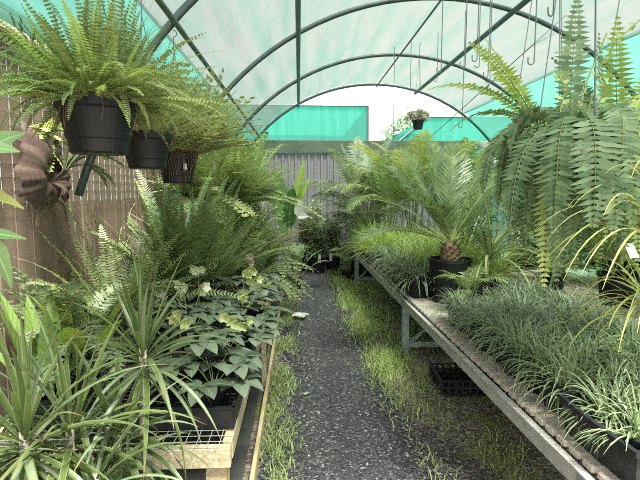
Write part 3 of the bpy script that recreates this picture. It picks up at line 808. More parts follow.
macho('second big hanging sword fern, left of the nearest, with yellow-green young fronds', (c.x, 2.25, c.z - .18), .14, .18, roofz(c.x), 80, (.46, .72),
      [(3.1, .75, .55, 1.2, 2, .085), (3.5, .9, .5, .7, 2, .08), (3.3, -.2, .36, 1.4, 2, .07), (2.7, 1.15, .5, .6, 2, .08), (3.7, .2, .42, 4.0, 0, .08), (3.2, -.6, .42, 3.2, 2, .075), (4.2, .5, .6, 3.3, 0, .09), (4.7, .5, .62, 3.4, 0, .09), (3.0, -.3, .40, 2.2, 2, .075), (3.4, .1, .5, 3.0, 0, .08), (3.1, .5, .42, 1.5, 2, .085)], turn=(-2.1, 1.9), seed=5)
c = P(628, 150, 2.2)
macho('third big hanging sword fern at the right edge of the row', (c.x, 2.2, c.z - .18), .14, .18, roofz(c.x), 50, (.5, .75),
      [(3.0, 1.2, .55, .8, 0, .085), (3.6, 1.25, .6, .6, 2, .085), (2.2, 1.3, .6, .5, 0, .08), (4.4, 1.2, .5, 1.2, 2, .08)], seed=8)
# tall thin stems with buds growing from the nearest sword fern's basket
root = bpy.data.objects['hanging_sword_fern']; o0 = root.location
for pts_, leaves in (([(578, 112, 1.74), (588, 78, 1.73), (607, 33, 1.70)], 0), ([(588, 112, 1.74), (600, 66, 1.72), (618, 40, 1.70), (642, 18, 1.68)], 1), ([(560, 112, 1.76), (566, 88, 1.78), (556, 70, 1.8)], 1), ([(596, 112, 1.74), (606, 84, 1.72), (600, 74, 1.7)], 1)):
    mb = MB(); q = [P(*a) - o0 for a in pts_]; mb.tube(q, .0022, 4, 1, False)
    for k in range(22 if not leaves else 9):
        f = (k + 2) / (24 if not leaves else 11) * (len(q) - 1); i = min(int(f), len(q) - 2); b = q[i].lerp(q[i + 1], f - i)
        if leaves: mb.leaflet(b, sph(k * 2.6, .5), V(0, -1, .4), R.uniform(.022, .04), .009)
        else: mb.leaflet(b, (sph(k * 2.4, .6) + (q[-1] - q[0]).normalized() * .8).normalized(), V(0, -1, .3), .016, .0045)
    mb.build('bud_stem', [M['macho_y'] if leaves else M['mint'], M['stem_g']], root)
# small hanging succulent
c = P(418, 124, 6.4); rr = .075
t = thing('hanging_succulent', 'small hanging black pot of pinkish succulents near the far hoops', 'hanging plant', (c.x, 6.4, c.z - .07))
mb = pot_mb(rr, .12, 18); mb.build('pot', M['black'], t); hanger(t, rr, .12, roofz(c.x) - (c.z - .07), 3)
mb = MB()
for k in range(5):
    ctr = V((-.1, .0, .08, -.04, .05)[k], (-.04, -.08, -.02, .06, .05)[k], .15 + .02 * (k % 2))
    for i in range(70):
        d = sph(R.uniform(0, 6.28), R.uniform(-.6, 1.5)); mb.leaflet(ctr + d * .035, d, sph(R.uniform(0, 6), .3), R.uniform(.045, .065), .014)
mb.build('foliage', M['succ'], t)
# S-hook wires
for (px, y1, Yd, lab) in [(441, 73, 4.2, 'long wire hook hanging from the roof left of the thick purlin'), (465, 68, 3.6, 'wire hook hanging just right of the thick purlin crossing'), (477, 62, 3.4, 'double wire hook in the middle of the hanging hooks'),
                          (488, 78, 3.8, 'long straight wire hook right of the double hook'), (534, 65, 2.9, 'big wire hook hanging left of the sword fern tops'), (553, 17, 2.6, 'wire hook highest beside the upright fern frond'),
                          (437, 82, 5.9, 'thin wire hook hanging right of the small succulent pot'), (410, 108, 6.3, 'short wire hook hanging left of the small succulent pot'), (393, 150, 6.6, 'long thin wire hanging above the palm tops'), (462, 128, 5.2, 'low wire hook hanging before the green end cloth')]:
    c = P(px, y1, Yd); top = roofz(c.x); hgt = top - c.z
    t = thing('wire_hook', lab, 'hook', (c.x, Yd, c.z), R.uniform(-.5, .5))
    mb = MB(); rr = .018
    shaft = [V(0, 0, hgt), V(0, 0, hgt * .5), V(0, 0, .02)]
    hook = [V(-rr + rr * math.cos(q), 0, .02 + rr * math.sin(q) - .0) for q in [0, -.6, -1.2, -PI / 2, -2.0, -2.6, -PI]] + [V(-2 * rr, 0, .045)]
    mb.tube(shaft + hook[1:], .004, 5); mb.build('hook_wire', M['wire'], t)
    if 'double' in lab:
        mb = MB(); mb.tube([V(.03, .05, hgt), V(.022, .02, .12), V(.018, 0, -.02)] + [V(0 + .018 * math.cos(q), 0, -.02 + .018 * math.sin(q)) for q in [-.6, -1.2, -PI / 2, -2.0, -2.6, -PI]], .0032, 5); mb.build('hook_wire', M['wire'], t)

# ------------------------------------------------------------------ plants on the timber bench, right rear
def bush(name, label, cat, loc, potr, poth, rad, hgt, n, ll, lw, mat, rng=R, group=None, peak=.5, stems=7, tagspec=None):
    t = thing(name, label, cat, loc, rng.uniform(0, 6.28), group)
    if potr: add_pot(t, potr, poth, 0, .8, 18)
    st = MB(); mb = MB(); z0 = max(0, poth - .04)
    tips = []
    for s in range(stems):
        a = 2 * PI * s / stems + rng.uniform(-.4, .4); rr = rad * rng.uniform(.25, .9)
        e = V(math.cos(a) * rr, math.sin(a) * rr, z0 + hgt * rng.uniform(.6, 1.0)); b = V(math.cos(a) * .02, math.sin(a) * .02, z0)
        m = b.lerp(e, .5) + V(-math.cos(a) * rr * .2, -math.sin(a) * rr * .2, .02)
        st.tube([b, m, e], [.006, .004, .002], 5); tips.append((b, m, e))
    for i in range(n):
        b, m, e = rng.choice(tips); s = rng.uniform(.15, 1.0)
        p = (b.lerp(m, s * 2) if s < .5 else m.lerp(e, s * 2 - 1)) + V(rng.gauss(0, 1), rng.gauss(0, 1), rng.gauss(0, .8)) * rad * .24
        d = V(p.x, p.y, 0); d = (d.normalized() if d.length > 1e-3 else V(1, 0, 0)) + sph(rng.uniform(0, 6.28), rng.uniform(-.3, .9)) * .9
        mb.leaflet(p, d.normalized(), (UP + sph(rng.uniform(0, 6.28), 0) * .6).normalized(), ll * rng.uniform(.7, 1.2), lw, 0, .15, peak)
    st.build('stem', M['stem_b'], t); mb.build('foliage', mat, t)
    if tagspec: add_tag(t, *tagspec[0], **tagspec[1])
    return t
def fernpot(label, loc, potr, poth, n, Lr, el, dr, pairs, ll, lw, mat, mat2=None, share=.2, name='potted_fern', bip=None, rng=R, trunk=0, tm=None, start=.1, dirs=None, ang=.35, ribr=.0025):
    t = thing(name, label, 'fern', loc, 0)
    if potr: add_pot(t, potr, poth, 0, .8, 18)
    z0 = max(0, poth - .03) + trunk
    if trunk:
        s = MB(); s.tube([V(0, 0, max(0, poth - .04)), V(.01, 0, z0 - trunk / 2), V(0, 0, z0)], [.05, .045, .05], 10); s.build('trunk', tm or M['stem_b'], t)
    mb = MB()
    for i in range(n):
        a = dirs[i % len(dirs)] + rng.uniform(-.3, .3) if dirs else rng.uniform(0, 6.28)
        e = rng.uniform(*el); mi = 2 if (mat2 and rng.random() < share) else 0
        b = V(math.cos(a) * .03, math.sin(a) * .03, z0)
        if bip: frond2(mb, b, sph(a, e), rng.uniform(*Lr), rng.uniform(*dr), bip[0], bip[1], bip[2], bip[3], bip[4], mi, 1, rng)
        else: frond(mb, b, sph(a, e), rng.uniform(*Lr), rng.uniform(*dr), pairs, ll, lw, env_fern, ang, mi, 1, rng.uniform(-.4, .4), start, .1, .12, ribr, rng)
    mb.build('foliage', [mat, M['stem_g']] + ([mat2] if mat2 else []), t)
    return t
for i, (y, lab) in enumerate([(2.7, 'nearest big shrub standing on the ground against the right shade cloth'), (3.9, 'second big shrub from the near end along the right shade cloth'), (5.2, 'third big shrub from the near end along the right shade cloth'), (6.6, 'farthest big shrub along the right shade cloth')]):
    bush('leafy_shrub', lab, 'shrub', (3.42, y, 0), .2, .34, .62, 1.55, 2600, .085, .024, M['shrub'] if i % 2 else M['palm'], stems=12)
palm('dark cycad-like palm on the timber bench behind the gold canes', (2.35, 3.4, TZ), .14, .24, 2, 14, .7, .12, M['cycad'], .15, .006, .9, 46, (.6, 1.4), env=env_cycad)
fernpot('leafy fern on the timber bench behind the second sword fern', (2.4, 4.4, TZ), .12, .2, 34, (.4, .6), (.3, 1.4), (.8, 1.8), 28, .06, .008, M['fern_d'], M['fern_b'])
bush('leafy_shrub', 'leafy shrub in pot at the near end of the timber bench', 'shrub', (2.45, 2.75, TZ), .13, .22, .42, .85, 1000, .065, .018, M['shrub'])
bush('leafy_shrub', 'tall leafy shrub on the timber bench behind the hanging ferns', 'shrub', (2.75, 3.9, TZ), .14, .24, .5, 1.15, 1400, .06, .016, M['shrub'])
bush('leafy_shrub', 'leafy shrub on the timber bench beyond the dark fern', 'shrub', (2.5, 5.1, TZ), .14, .24, .5, 1.1, 1400, .06, .016, M['fern_d'])
bush('leafy_shrub', 'leafy shrub toward the far end of the timber bench', 'shrub', (2.45, 6.3, TZ), .14, .24, .5, 1.1, 1400, .055, .016, M['shrub'])
strap_plant('strap_leaf_plant', 'grassy strap plant on the timber bench edge behind the mondo grass', 'potted plant', (2.2, 4.0, TZ), 40, .45, .010, 1.7, M['fern_b'], .09, .14, .05)
strap_plant('strap_leaf_plant', 'small strap plant on the front of the timber bench under the sword ferns', 'potted plant', (2.25, 4.9, TZ), 34, .4, .010, 1.7, M['palm'], .09, .14, .05)
strap_plant('strap_leaf_plant', 'dark strap plant at the far end of the metal bench', 'potted plant', (1.65, 4.6, BZ), 40, .55, .012, 1.3, M['cycad'], .10, .18, .15)
fernpot('low ferny plant on the metal bench behind the strap plant', (1.75, 4.15, BZ), .09, .15, 26, (.3, .45), (.2, 1.3), (.9, 2.0), 26, .04, .007, M['fern_b'], M['fern_g'], .3)

# ================================================================== LEFT: timber stand
SZ = .35; SX = -.30
t = thing('timber_stand', 'low timber plant stand with wire mesh top left of the path', 'plant stand', (SX, 2.0, 0))
mb = MB(); mb.box((-.55, 0, SZ - .05), (1.1, .045, .09), bev=.004); mb.build('front_beam', M['timber_dirty'], t)
mb = MB(); mb.box((-.022, 2.6, SZ - .05), (.044, 5.1, .09), bev=.004); mb.build('side_beam', M['timber'], t)
mb = MB(); mb.box((-1.08, 2.6, SZ - .05), (.044, 5.1, .09), bev=.004); mb.build('side_beam', M['timber'], t)
for x, y in ((-.07, .07), (-.07, 2.5), (-.07, 4.9), (-1.02, .07), (-1.02, 2.5), (-1.02, 4.9)):
    mb = MB(); mb.box((x, y, (SZ - .095) / 2), (.09, .09, SZ - .095)); mb.build('leg', M['timber'], t)
mb = MB()
for i in range(104): mb.tube([V(-1.1, -.02 + .05 * i, SZ), V(0, -.02 + .05 * i, SZ)], .0017, 4)
for i in range(23): mb.tube([V(-1.1 + .05 * i, -.025, SZ + .003), V(-1.1 + .05 * i, 5.15, SZ + .003)], .0017, 4)
mb.build('mesh_top', M['mesh'], t)
p = G(262, 388)
t = thing('timber_stake', 'square timber stake standing beside the low stand at the path edge', 'stake', (-.262, p.y, 0))
mb = MB(); mb.box((0, 0, .21), (.035, .035, .42), bev=.003); mb.build('stake_body', M['timber_dirty'], t)
mb = MB(); mb.box((-.232, 3.9, .04), (.022, 4.6, .08), bev=.003); tag(mb.build('edging_board', M['timber'], None), 'pale timber edging board lying along the left side of the path', 'edging board')

# trays on the stand
def tray(label, x, y, w, d, h=.1):
    t = thing('plant_tray', label, 'tray', (x, y, SZ + .008))
    mb = MB(); th = .006
    mb.box((0, -d / 2, h / 2), (w, th, h)); mb.box((0, d / 2, h / 2), (w, th, h)); mb.box((-w / 2, 0, h / 2), (th, d, h)); mb.box((w / 2, 0, h / 2), (th, d, h))
    mb.build('tray_wall', M['tray'], t)
    mb = MB()
    for (cx, cy, sx, sy) in ((0, -d / 2, w + .03, .016), (0, d / 2, w + .03, .016), (-w / 2, 0, .016, d + .03), (w / 2, 0, .016, d + .03)): mb.box((cx, cy, h), (sx, sy, .008))
    mb.build('rim', M['tray'], t)
    mb = MB()
    for i in range(10): mb.box((-w / 2 + w * (i + .5) / 10, 0, .005), (.012, d, .006))
    for i in range(9): mb.box((0, -d / 2 + d * (i + .5) / 9, .009), (w, .012, .006))
    mb.build('grid_base', M['tray'], t)
tray('shallow black nursery tray at the front corner of the timber stand', -.535, 2.33, .46, .40)
tray('shallow black nursery tray second from the front on the timber stand', -.535, 2.83, .46, .40)
tray('shallow black nursery tray third from the front on the timber stand', -.535, 3.27, .46, .40)
tray('black nursery tray fourth from the front on the timber stand', -.535, 3.71, .46, .40)

# ------------------------------------------------------------------ hellebores
def hellebore(label, loc, n, hgt, flowers, rng, spread=.17, fmat='helle_f'):
    t = thing('hellebore', label, 'hellebore', loc, 0)
    add_pot(t, .068, .14, .75, .82, 16)
    mb = MB()
    for i in range(n):
        a = i * 2.4 + rng.uniform(-.3, .3); e = rng.uniform(.55, 1.25); sl = hgt * rng.uniform(.6, 1.05)
        pts = arc(V(math.cos(a) * .02, math.sin(a) * .02, .11), sph(a, e), sl, .7, 5, rng, .1)
        mb.tube(pts, .0028, 4, 1, False)
        c = pts[-1]
        for k in range(5):
            la = a + (k - 2) * .8 + rng.uniform(-.1, .1)
            broad(mb, c, sph(la, .25 + rng.uniform(-.15, .15)), rng.uniform(.13, .185) * (1 - .08 * abs(k - 2)), .043, .85, 0, 7, .2, rng=rng, peakpow=.75)
    mb.build('foliage', [M['helle'], M['stem_g']], t)
    for (dx, dy, z, az) in flowers:
        c = V(dx, dy, z)
        fo = MB()
        fo.tube([V(dx * .2, dy * .2, .11), V(dx * .5, dy * .5, z * .7), c], .003, 4, 1, False)
        for q in range(3):
            cc = c + V(rng.uniform(-.03, .03), rng.uniform(-.03, .03), rng.uniform(-.03, .02))
            ax = sph(az + rng.uniform(-.8, .8), rng.uniform(-.5, .2)); u = ax.orthogonal().normalized(); w = ax.cross(u)
            for k in range(5):
                an = 2 * PI * k / 5; d = (u * math.cos(an) + w * math.sin(an)) * .9 + ax * .55
                pts = [cc, cc + d * .02, cc + d * .037 + ax * .008]; fo.ribbon(pts, [.008, .021, .004], ax, .2, 0, True)
        fo.build('flower', [M[fmat], M['stem_g']], t)
    return t
rh = random.Random(21)
Hs = [(-.40, 2.36, 7, .16, [], 'hellebore with pale grey-green leaves in the front tray corner', 'helle_f'),
      (-.60, 2.50, 9, .26, [(.02, -.03, .42, 4.4)], 'hellebore at the inner side of the front tray, one flower head', 'helle_f'),
      (-.42, 2.74, 10, .28, [(.05, -.05, .36, 4.7), (.12, -.03, .33, 5.2)], 'bushy hellebore in the second tray close to the path', 'helle_f'),
      (-.64, 2.90, 10, .32, [(-.02, -.03, .50, 4.7), (.08, -.02, .49, 5.0)], 'hellebore with cream flower heads in the second tray', 'helle_w'),
      (-.43, 3.16, 10, .30, [(.10, -.04, .40, 5.2)], 'large-leaved hellebore in the third tray beside the path', 'helle_f'),
      (-.66, 3.32, 10, .34, [(.0, -.02, .56, 4.7)], 'hellebore with a tall pale seed head behind the second tray', 'helle_w'),
      (-.42, 3.56, 10, .32, [(.06, -.05, .46, 5.0), (.13, -.02, .42, 5.2), (.19, -.04, .38, 5.4)], 'hellebore with lime flowers leaning over the path edge', 'helle_f'),
      (-.66, 3.74, 9, .32, [(.05, -.02, .52, 4.7)], 'hellebore with lime flowers inside the fourth tray', 'helle_f'),
      (-.43, 3.92, 9, .30, [(.06, -.03, .44, 5.0)], 'farthest lime-flowered hellebore beside the path', 'helle_f'),
      (-.46, 4.35, 8, .26, [(.04, -.03, .47, 4.9)], 'hellebore with a pink flower beyond the trays', 'pink'),
      (-.86, 2.72, 9, .30, [], 'flowerless hellebore left of the second tray', 'helle_f'),
      (-.88, 3.10, 9, .32, [(.02, -.03, .46, 4.7)], 'hellebore left of the third tray near the ferns', 'helle_w')]
for (x, y, n, h, fl, lab, fm) in Hs: hellebore(lab, (x - .035, y, SZ + .022 if x > -.8 else SZ + .006), n, h, fl, rh, fmat=fm)

# ------------------------------------------------------------------ ferns on the stand
def at_stand(px, py, Y): p = P(px, py, Y); return p
p = P(72, 300, 2.75)
t = thing('lobed_fern', 'fern with broad lobed pale fronds in front of the paling fence', 'fern', (p.x, 2.75, SZ + .006))
add_pot(t, .10, .16, 0, .8, 18)
mb = MB(); rng = random.Random(4)
for i in range(26):
    a = rng.choice([3.6, 4.2, 4.7, 5.2, 2.9, 2.2, 1.2, .3]) + rng.uniform(-.3, .3); 
    frond(mb, V(math.cos(a) * .03, math.sin(a) * .03, .2), sph(a, rng.uniform(.6, 1.15)), rng.uniform(.6, .9), rng.uniform(1.0, 1.8), 16, .12, .017, lambda s: max(.25, math.sin(PI * (.25 + .7 * s))), .5, 0, 1, rng.uniform(-.4, .4), .3, .05, .1, .003, rng, peak=.5)
mb.build('foliage', [M['lobed'], M['stem_g']], t)
p = P(118, 300, 3.1)
fernpot('bright green fern against the fence between lobed fern and cycad', (p.x, 3.1, SZ + .006), .11, .18, 36, (.6, .95), (.6, 1.45), (.9, 1.7), 38, .09, .008, M['fern_b'], M['fern_g'], .3)
p = P(183, 300, 3.65)
fernpot('large dark upright fern in the middle of the left stand', (p.x - .03, 3.7, SZ + .006), .15, .24, 60, (.75, 1.25), (.7, 1.5), (.35, 1.0), 64, .09, .0058, M['fern_d'], M['fern_b'], .14, 'upright_fern', ang=.5, start=.14, ribr=.004)
p = P(215, 300, 4.3)
fernpot('mid-green upright fern beyond the large dark one', (p.x - .02, 4.4, SZ + .006), .14, .22, 56, (.65, 1.1), (.7, 1.5), (.4, 1.1), 58, .08, .006, M['fern_g'], M['fern_l'], .2, 'upright_fern', ang=.5, start=.14, ribr=.004)
p = P(238, 200, 5.1)
fernpot('tall feathery tree fern below the left purlin', (p.x, 5.15, SZ + .006), .15, .24, 80, (.6, 1.0), (.2, 1.45), (.5, 1.2), 0, 0, 0, M['fern_b'], M['boston_y'], .3, 'tree_fern', (14, .18, 8, .032, .0095), trunk=.72)
p = P(213, 200, 4.6)
fernpot('feathery olive tree fern left of the tallest, near the fence', (p.x - .12, 4.75, SZ + .006), .14, .22, 76, (.55, .95), (.2, 1.45), (.5, 1.3), 0, 0, 0, M['boston_y'], M['boston'], .3, 'tree_fern', (13, .16, 8, .030, .009), trunk=.78)
p = P(246, 200, 6.2)
fernpot('lime feathery fern in front of the banana leaves', (p.x, 6.2, SZ + .006), .14, .22, 64, (.45, .75), (.2, 1.4), (.6, 1.3), 0, 0, 0, M['fern_l'], M['fern_b'], .5, 'tree_fern', (12, .16, 8, .032, .010), trunk=.8)
p = P(268, 245, 5.4)
fernpot('low lacy grey-green fern spilling over the path edge', (-.45, 5.4, SZ + .006), .12, .18, 60, (.45, .75), (-.1, 1.45), (1.0, 2.2), 0, 0, 0, M['fern_g'], M['fern_b'], .3, 'lacy_fern', (11, .12, 7, .022, .007))
fernpot('lacy fern with pinkish old fronds at the far end of the stand', (-.46, 6.2, SZ + .006), .12, .18, 56, (.45, .75), (-.1, 1.45), (1.0, 2.2), 0, 0, 0, M['fern_g'], M['lobed'], .3, 'lacy_fern', (11, .12, 7, .022, .007))
fernpot('lacy fern nearest to the pink hellebore on the stand', (-.55, 4.8, SZ + .006), .12, .18, 60, (.5, .85), (.1, 1.45), (.9, 1.8), 0, 0, 0, M['fern_b'], M['fern_g'], .4, 'lacy_fern', (11, .12, 7, .022, .007))
fernpot('tall lacy fern hiding the tree fern trunks', (-.62, 5.05, SZ + .006), .12, .18, 60, (.55, .9), (.3, 1.5), (.7, 1.6), 0, 0, 0, M['fern_b'], M['fern_l'], .3, 'lacy_fern', (12, .13, 7, .024, .0075), trunk=.2)
# copper fronds plant
p = P(258, 205, 4.9)
fernpot('fern with copper-brown fronds among the green ferns', (p.x, 4.95, SZ + .006), .11, .17, 12, (.55, .8), (.7, 1.4), (.8, 1.6), 30, .05, .009, M['copper'], M['fern_g'], .5, 'copper_fern', trunk=.25)
# far-left background ferns along the fence
fernpot('shaded fern by the fence behind the first hanging basket', (-1.22, 3.9, SZ + .006), .12, .18, 34, (.5, .8), (.5, 1.4), (.8, 1.6), 40, .08, .008, M['fern_d'], M['fern_b'], .25)
fernpot('shaded fern by the fence below the tree ferns', (-1.15, 5.6, SZ + .006), .13, .2, 34, (.6, .95), (.5, 1.4), (.6, 1.4), 44, .08, .008, M['fern_d'], M['fern_g'], .3)
bush('leafy_shrub', 'grey-green shrub at the back left corner beside the fence', 'shrub', (-.95, 7.6, 0), .16, .28, .5, 1.5, 1500, .055, .016, M['shrub'])
bush('leafy_shrub', 'bright leafy shrub in the back left, below the hoop end', 'shrub', (-.62, 7.3, 0), .15, .26, .42, 1.3, 1500, .06, .016, M['fern_b'])

# banana-like plant
p = P(289, 225, 7.7)
t = thing('banana_plant', 'young banana plant with one upright lime leaf in front of the steel fence', 'banana plant', (p.x, 7.7, 0))
add_pot(t, .14, .26, 0, .8, 20)
st = MB(); st.tube([V(0, 0, .2), V(0, 0, .7), V(.01, 0, .95)], [.04, .03, .018], 8); st.build('stem', M['stem_g'], t, True)
mb = MB(); rng = random.Random(2)
pts = arc(V(0, 0, .95), V(.30, -.1, 1), 1.0, -.35, 12, rng, 0)
mb.ribbon(pts, [max(.004, .085 * math.sin(PI * min(1, (q / 12) ** .75)) ** .7) for q in range(13)], V(-.25, -1, .25).normalized(), .45, 0, True)
pts = arc(V(0, 0, .95), V(.42, .1, 1), .8, .2, 12, rng, 0)
mb.ribbon(pts, [max(.004, .06 * math.sin(PI * min(1, (q / 12) ** .75)) ** .7) for q in range(13)], V(.1, -1, .35).normalized(), .4, 0, True)
mb.build('young_leaf', [M['banana'], M['stem_g']], t)
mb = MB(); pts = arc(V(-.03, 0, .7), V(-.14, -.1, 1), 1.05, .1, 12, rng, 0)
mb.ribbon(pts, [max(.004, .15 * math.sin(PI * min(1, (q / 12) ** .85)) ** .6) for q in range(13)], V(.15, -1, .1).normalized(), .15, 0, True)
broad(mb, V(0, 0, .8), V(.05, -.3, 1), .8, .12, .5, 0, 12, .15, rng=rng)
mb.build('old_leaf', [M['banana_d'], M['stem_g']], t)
p = P(297, 212, 6.9)
t = thing('peace_lily', 'peace lily with one white spathe by the banana plant', 'peace lily', (p.x - .03, 6.9, 0))
add_pot(t, .10, .18, 0, .8, 18)
mb = MB()
for i in range(14): broad(mb, V(0, 0, .15), sph(i * 2.4, R.uniform(.7, 1.3)), .3, .045, .9, 0, 8, .25, .3, 1)
mb.build('foliage', [M['shrub'], M['stem_g']], t)
mb = MB(); top = V(.04, 0, p.z - .06); mb.tube([V(0, 0, .15), V(.03, 0, top.z * .6), top], .004, 5, 1)
for d_, l_, w_ in ((V(.15, -.2, 1), .26, .07), (V(.9, -.4, .1), .17, .05)):
    pts = arc(top, d_, l_, .3, 8, R, 0); mb.ribbon(pts, [max(.003, w_ * math.sin(PI * min(1, (q / 8) ** .7)) ** .8) for q in range(9)], V(.1, -1, .3).normalized(), .35, 0, True)
mb.build('spathe', [M['petal'], M['stem_g']], t)

# camellias in pots against the back fence
for i, (px, Y, rad, hg, lab) in enumerate([(304, 8.55, .26, .95, 'potted camellia at the left of the row before the steel fence'), (318, 8.3, .24, .85, 'middle potted camellia before the steel fence, with tags'), (333, 8.5, .26, 1.0, 'potted camellia at the right of the row before the steel fence'), (312, 8.75, .24, 1.05, 'camellia behind the middle pot, touching the steel fence')]):
    x = P(px, 240, Y).x
    t = bush('camellia', lab, 'shrub', (x, Y, .01), .13, .24, rad * .85, hg, 1100, .055, .017, M['cam'], group='camellias before the steel fence')
    t.rotation_euler = (0, 0, 0)
    if i in (1, 2): add_tag(t, V(.02 if i == 1 else -.05, -.14, .2), .045, .15, two=M['orange'] if i == 1 else None, tilt=.15)
    if i == 0: add_tag(t, V(.05, -.14, .22), .04, .1, tilt=.2)

# staghorn on the fence
Ys = solveY(32, 176, LX + .06); p = P(34, 176, Ys)
t = thing('staghorn_fern', 'staghorn fern with dark brown shield fronds mounted on the fence', 'staghorn fern', (LX + .04, Ys, p.z))
rng = random.Random(9)
for q, (a0, span, rad, x0, cz) in enumerate([(-1.57, 3.4, .20, .03, .02), (1.2, 2.4, .27, .02, .0), (.2, 1.9, .17, .07, -.03), (2.6, 2.0, .24, .045, .0)]):
    mb = MB(); n = 26
    for i in range(n + 1):
        a = a0 + (i / n - .5) * span; w = rad * (1 + .06 * math.sin(i * .9 + q) + .04 * math.sin(i * 2.1 + 2 * q))
        for k5 in range(7):
            q5 = k5 / 6
            mb.v.append(V(x0 + .10 * math.sin(PI * min(1, .12 + q5 * .75)) + .012 * math.sin(i * .8 + q) * q5 ** 2, math.cos(a) * w * q5, cz + math.sin(a) * w * q5))
    for i in range(n):
        for k5 in range(6):
            e = i * 7 + k5; mb.face((e, e + 7, e + 8, e + 1), ((i / n, k5 / 6), ((i + 1) / n, k5 / 6), ((i + 1) / n, (k5 + 1) / 6), (i / n, (k5 + 1) / 6)))
    mb.build('shield_frond', M['shield'], t, True)
mb = MB()
for (dy, dz, l) in ((.25, .9, .34), (.1, 1, .32), (.55, .75, .36), (.75, .35, .30), (.8, .6, .34), (.95, .45, .3), (.5, .5, .3)):
    pts = blade(mb, V(.16, .06, .03), V(.2, dy, dz), l * 1.1, .026, 1.0, 0, 8, .2, lambda s: .5 + .6 * s)
    for k in (-1, 1): blade(mb, pts[-1], (pts[-1] - pts[-2]).normalized() + V(0, .45 * k, .1), .12, .014, .8, 0, 5, .2)
mb.build('antler_frond', M['stag'], t)
mb = MB()
for i in range(9): 
    a = R.uniform(-.9, .9); b = V(.06, .1 * a, -.1); mb.tube([b, b + V(.03, .06 * a + .05, -.06), b + V(.02, .1 * a + .06, -.16)], [.008, .006, .002], 4)
mb.build('roots', M['root'], t)
Yq = solveY(45, 140, LX + .1); q = P(48, 140, Yq)
t = thing('lacy_fern', 'small lime lacy fern above the staghorn on the fence', 'fern', (LX + .03, Yq, q.z))
mb = MB(); mb.box((0, 0, -.03), (.06, .1, .1), bev=.02); mb.build('root_ball', M['root'], t)
mb = MB()
for i in range(20):
    frond2(mb, V(.02, 0, .0), V(.5, R.uniform(-1, 1), R.uniform(-.3, 1)).normalized(), R.uniform(.16, .26), 1.4, 8, .06, 5, .018, .0065)
mb.build('foliage', [M['fern_l'], M['stem_g']], t)

# ------------------------------------------------------------------ foreground left
def dracaena(label, px, py, Y, n, L, w, el, seed, mats, shoot=None, droop=1.5, px0=None):
    rng = random.Random(seed); c = P(px, py, Y)
    t = thing('potted_dracaena', label, 'dracaena', (c.x, Y, .002))
    add_pot(t, .13, .24, 0, .8, 20)
    st = MB(); st.tube([V(.01, .01, .2), V(-.012, 0, .2 + (c.z - .2) * .5), V(0, 0, c.z)], [.016, .014, .013], 10); st.build('cane', M['cane'], t, True)
    mb = MB()
    for i in range(n):
        s = i / n; a = i * 2.39996 + rng.uniform(-.35, .35); e = el[0] + (el[1] - el[0]) * s ** .9 + rng.uniform(-.12, .12)
        mi = 0 if rng.random() < (.45 + .55 * s) else 1
        blade(mb, V(math.cos(a) * .012, math.sin(a) * .012, c.z - .10 * (1 - s)), sph(a, e), L * rng.uniform(.72, 1.12) * (1 - .15 * s), w * rng.uniform(.85, 1.15), droop * (1.35 - 1.1 * s), mi, 10, .45, lambda q: min(1, .5 + 1.6 * q) * (1 - q ** 2.6), rng, .25)
    mb.build('foliage', mats, t)
    return t
DM = [M['drac'], M['drac_w']]
dracaena('dracaena with a bare pale cane in front of the hellebores', 143, 348, 1.72, 44, .43, .0105, (-.6, 1.5), 31, DM)
dracaena('dracaena at the bottom left corner with a wide drooping crown', 24, 428, 1.32, 46, .45, .0108, (-.5, 1.52), 32, DM)
dracaena('low dracaena between the corner one and the bare cane', 70, 425, 1.45, 46, .44, .010, (-.6, 1.52), 33, DM)
dracaena('lowest dracaena, its crown near the frame edge below the timber beam', 95, 475, 1.42, 44, .42, .010, (-.4, 1.2), 34, DM, droop=1.8)
dracaena('drooping dracaena hiding the left half of the timber beam', 118, 432, 1.62, 50, .42, .012, (-.9, 1.3), 36, DM, droop=1.9)
dracaena('dracaena half out of the frame at the lower left', -30, 470, 1.3, 32, .42, .0105, (-.4, 1.4), 35, DM)

# broad-leaved plants
rng = random.Random(12)
p = P(38, 370, 2.15)
t = thing('cast_iron_plant', 'broad upright green leaves behind the corner dracaena', 'potted plant', (p.x, 2.2, SZ + .006))
add_pot(t, .10, .16, 0, .8, 18)
mb = MB()
for i, (a, e, L_) in enumerate([(3.1, 1.35, .46), (1.2, 1.4, .42), (0.2, 1.3, .42), (4.5, 1.35, .44), (5.5, 1.25, .4), (2.2, 1.2, .42), (3.8, 1.15, .4), (.8, 1.1, .38)]):
    broad(mb, V(math.cos(a) * .04, math.sin(a) * .04, .12), sph(a, e), L_, .042, .35, 0, 10, .3, .08, 1, rng)
mb.build('foliage', [M['broad'], M['stem_g']], t)
p = P(95, 360, 2.35)
t = thing('lime_leaf_plant', 'plant with a bright lime leaf leaning right, below the ferns', 'potted plant', (p.x - .1, 2.4, SZ + .006))
add_pot(t, .09, .15, 0, .8, 18)
mb = MB()
for i, (a, e, L_) in enumerate([(.1, .55, .34), (-.5, .7, .28), (.6, .8, .3), (2.4, .9, .3), (3.6, .9, .28), (5.0, .7, .26)]):
    broad(mb, V(0, 0, .12), sph(a, e + .3), L_, .05, .5, 0, 10, .25, .24, 1, rng)
mb.build('foliage', [M['broad_y'], M['stem_g']], t)
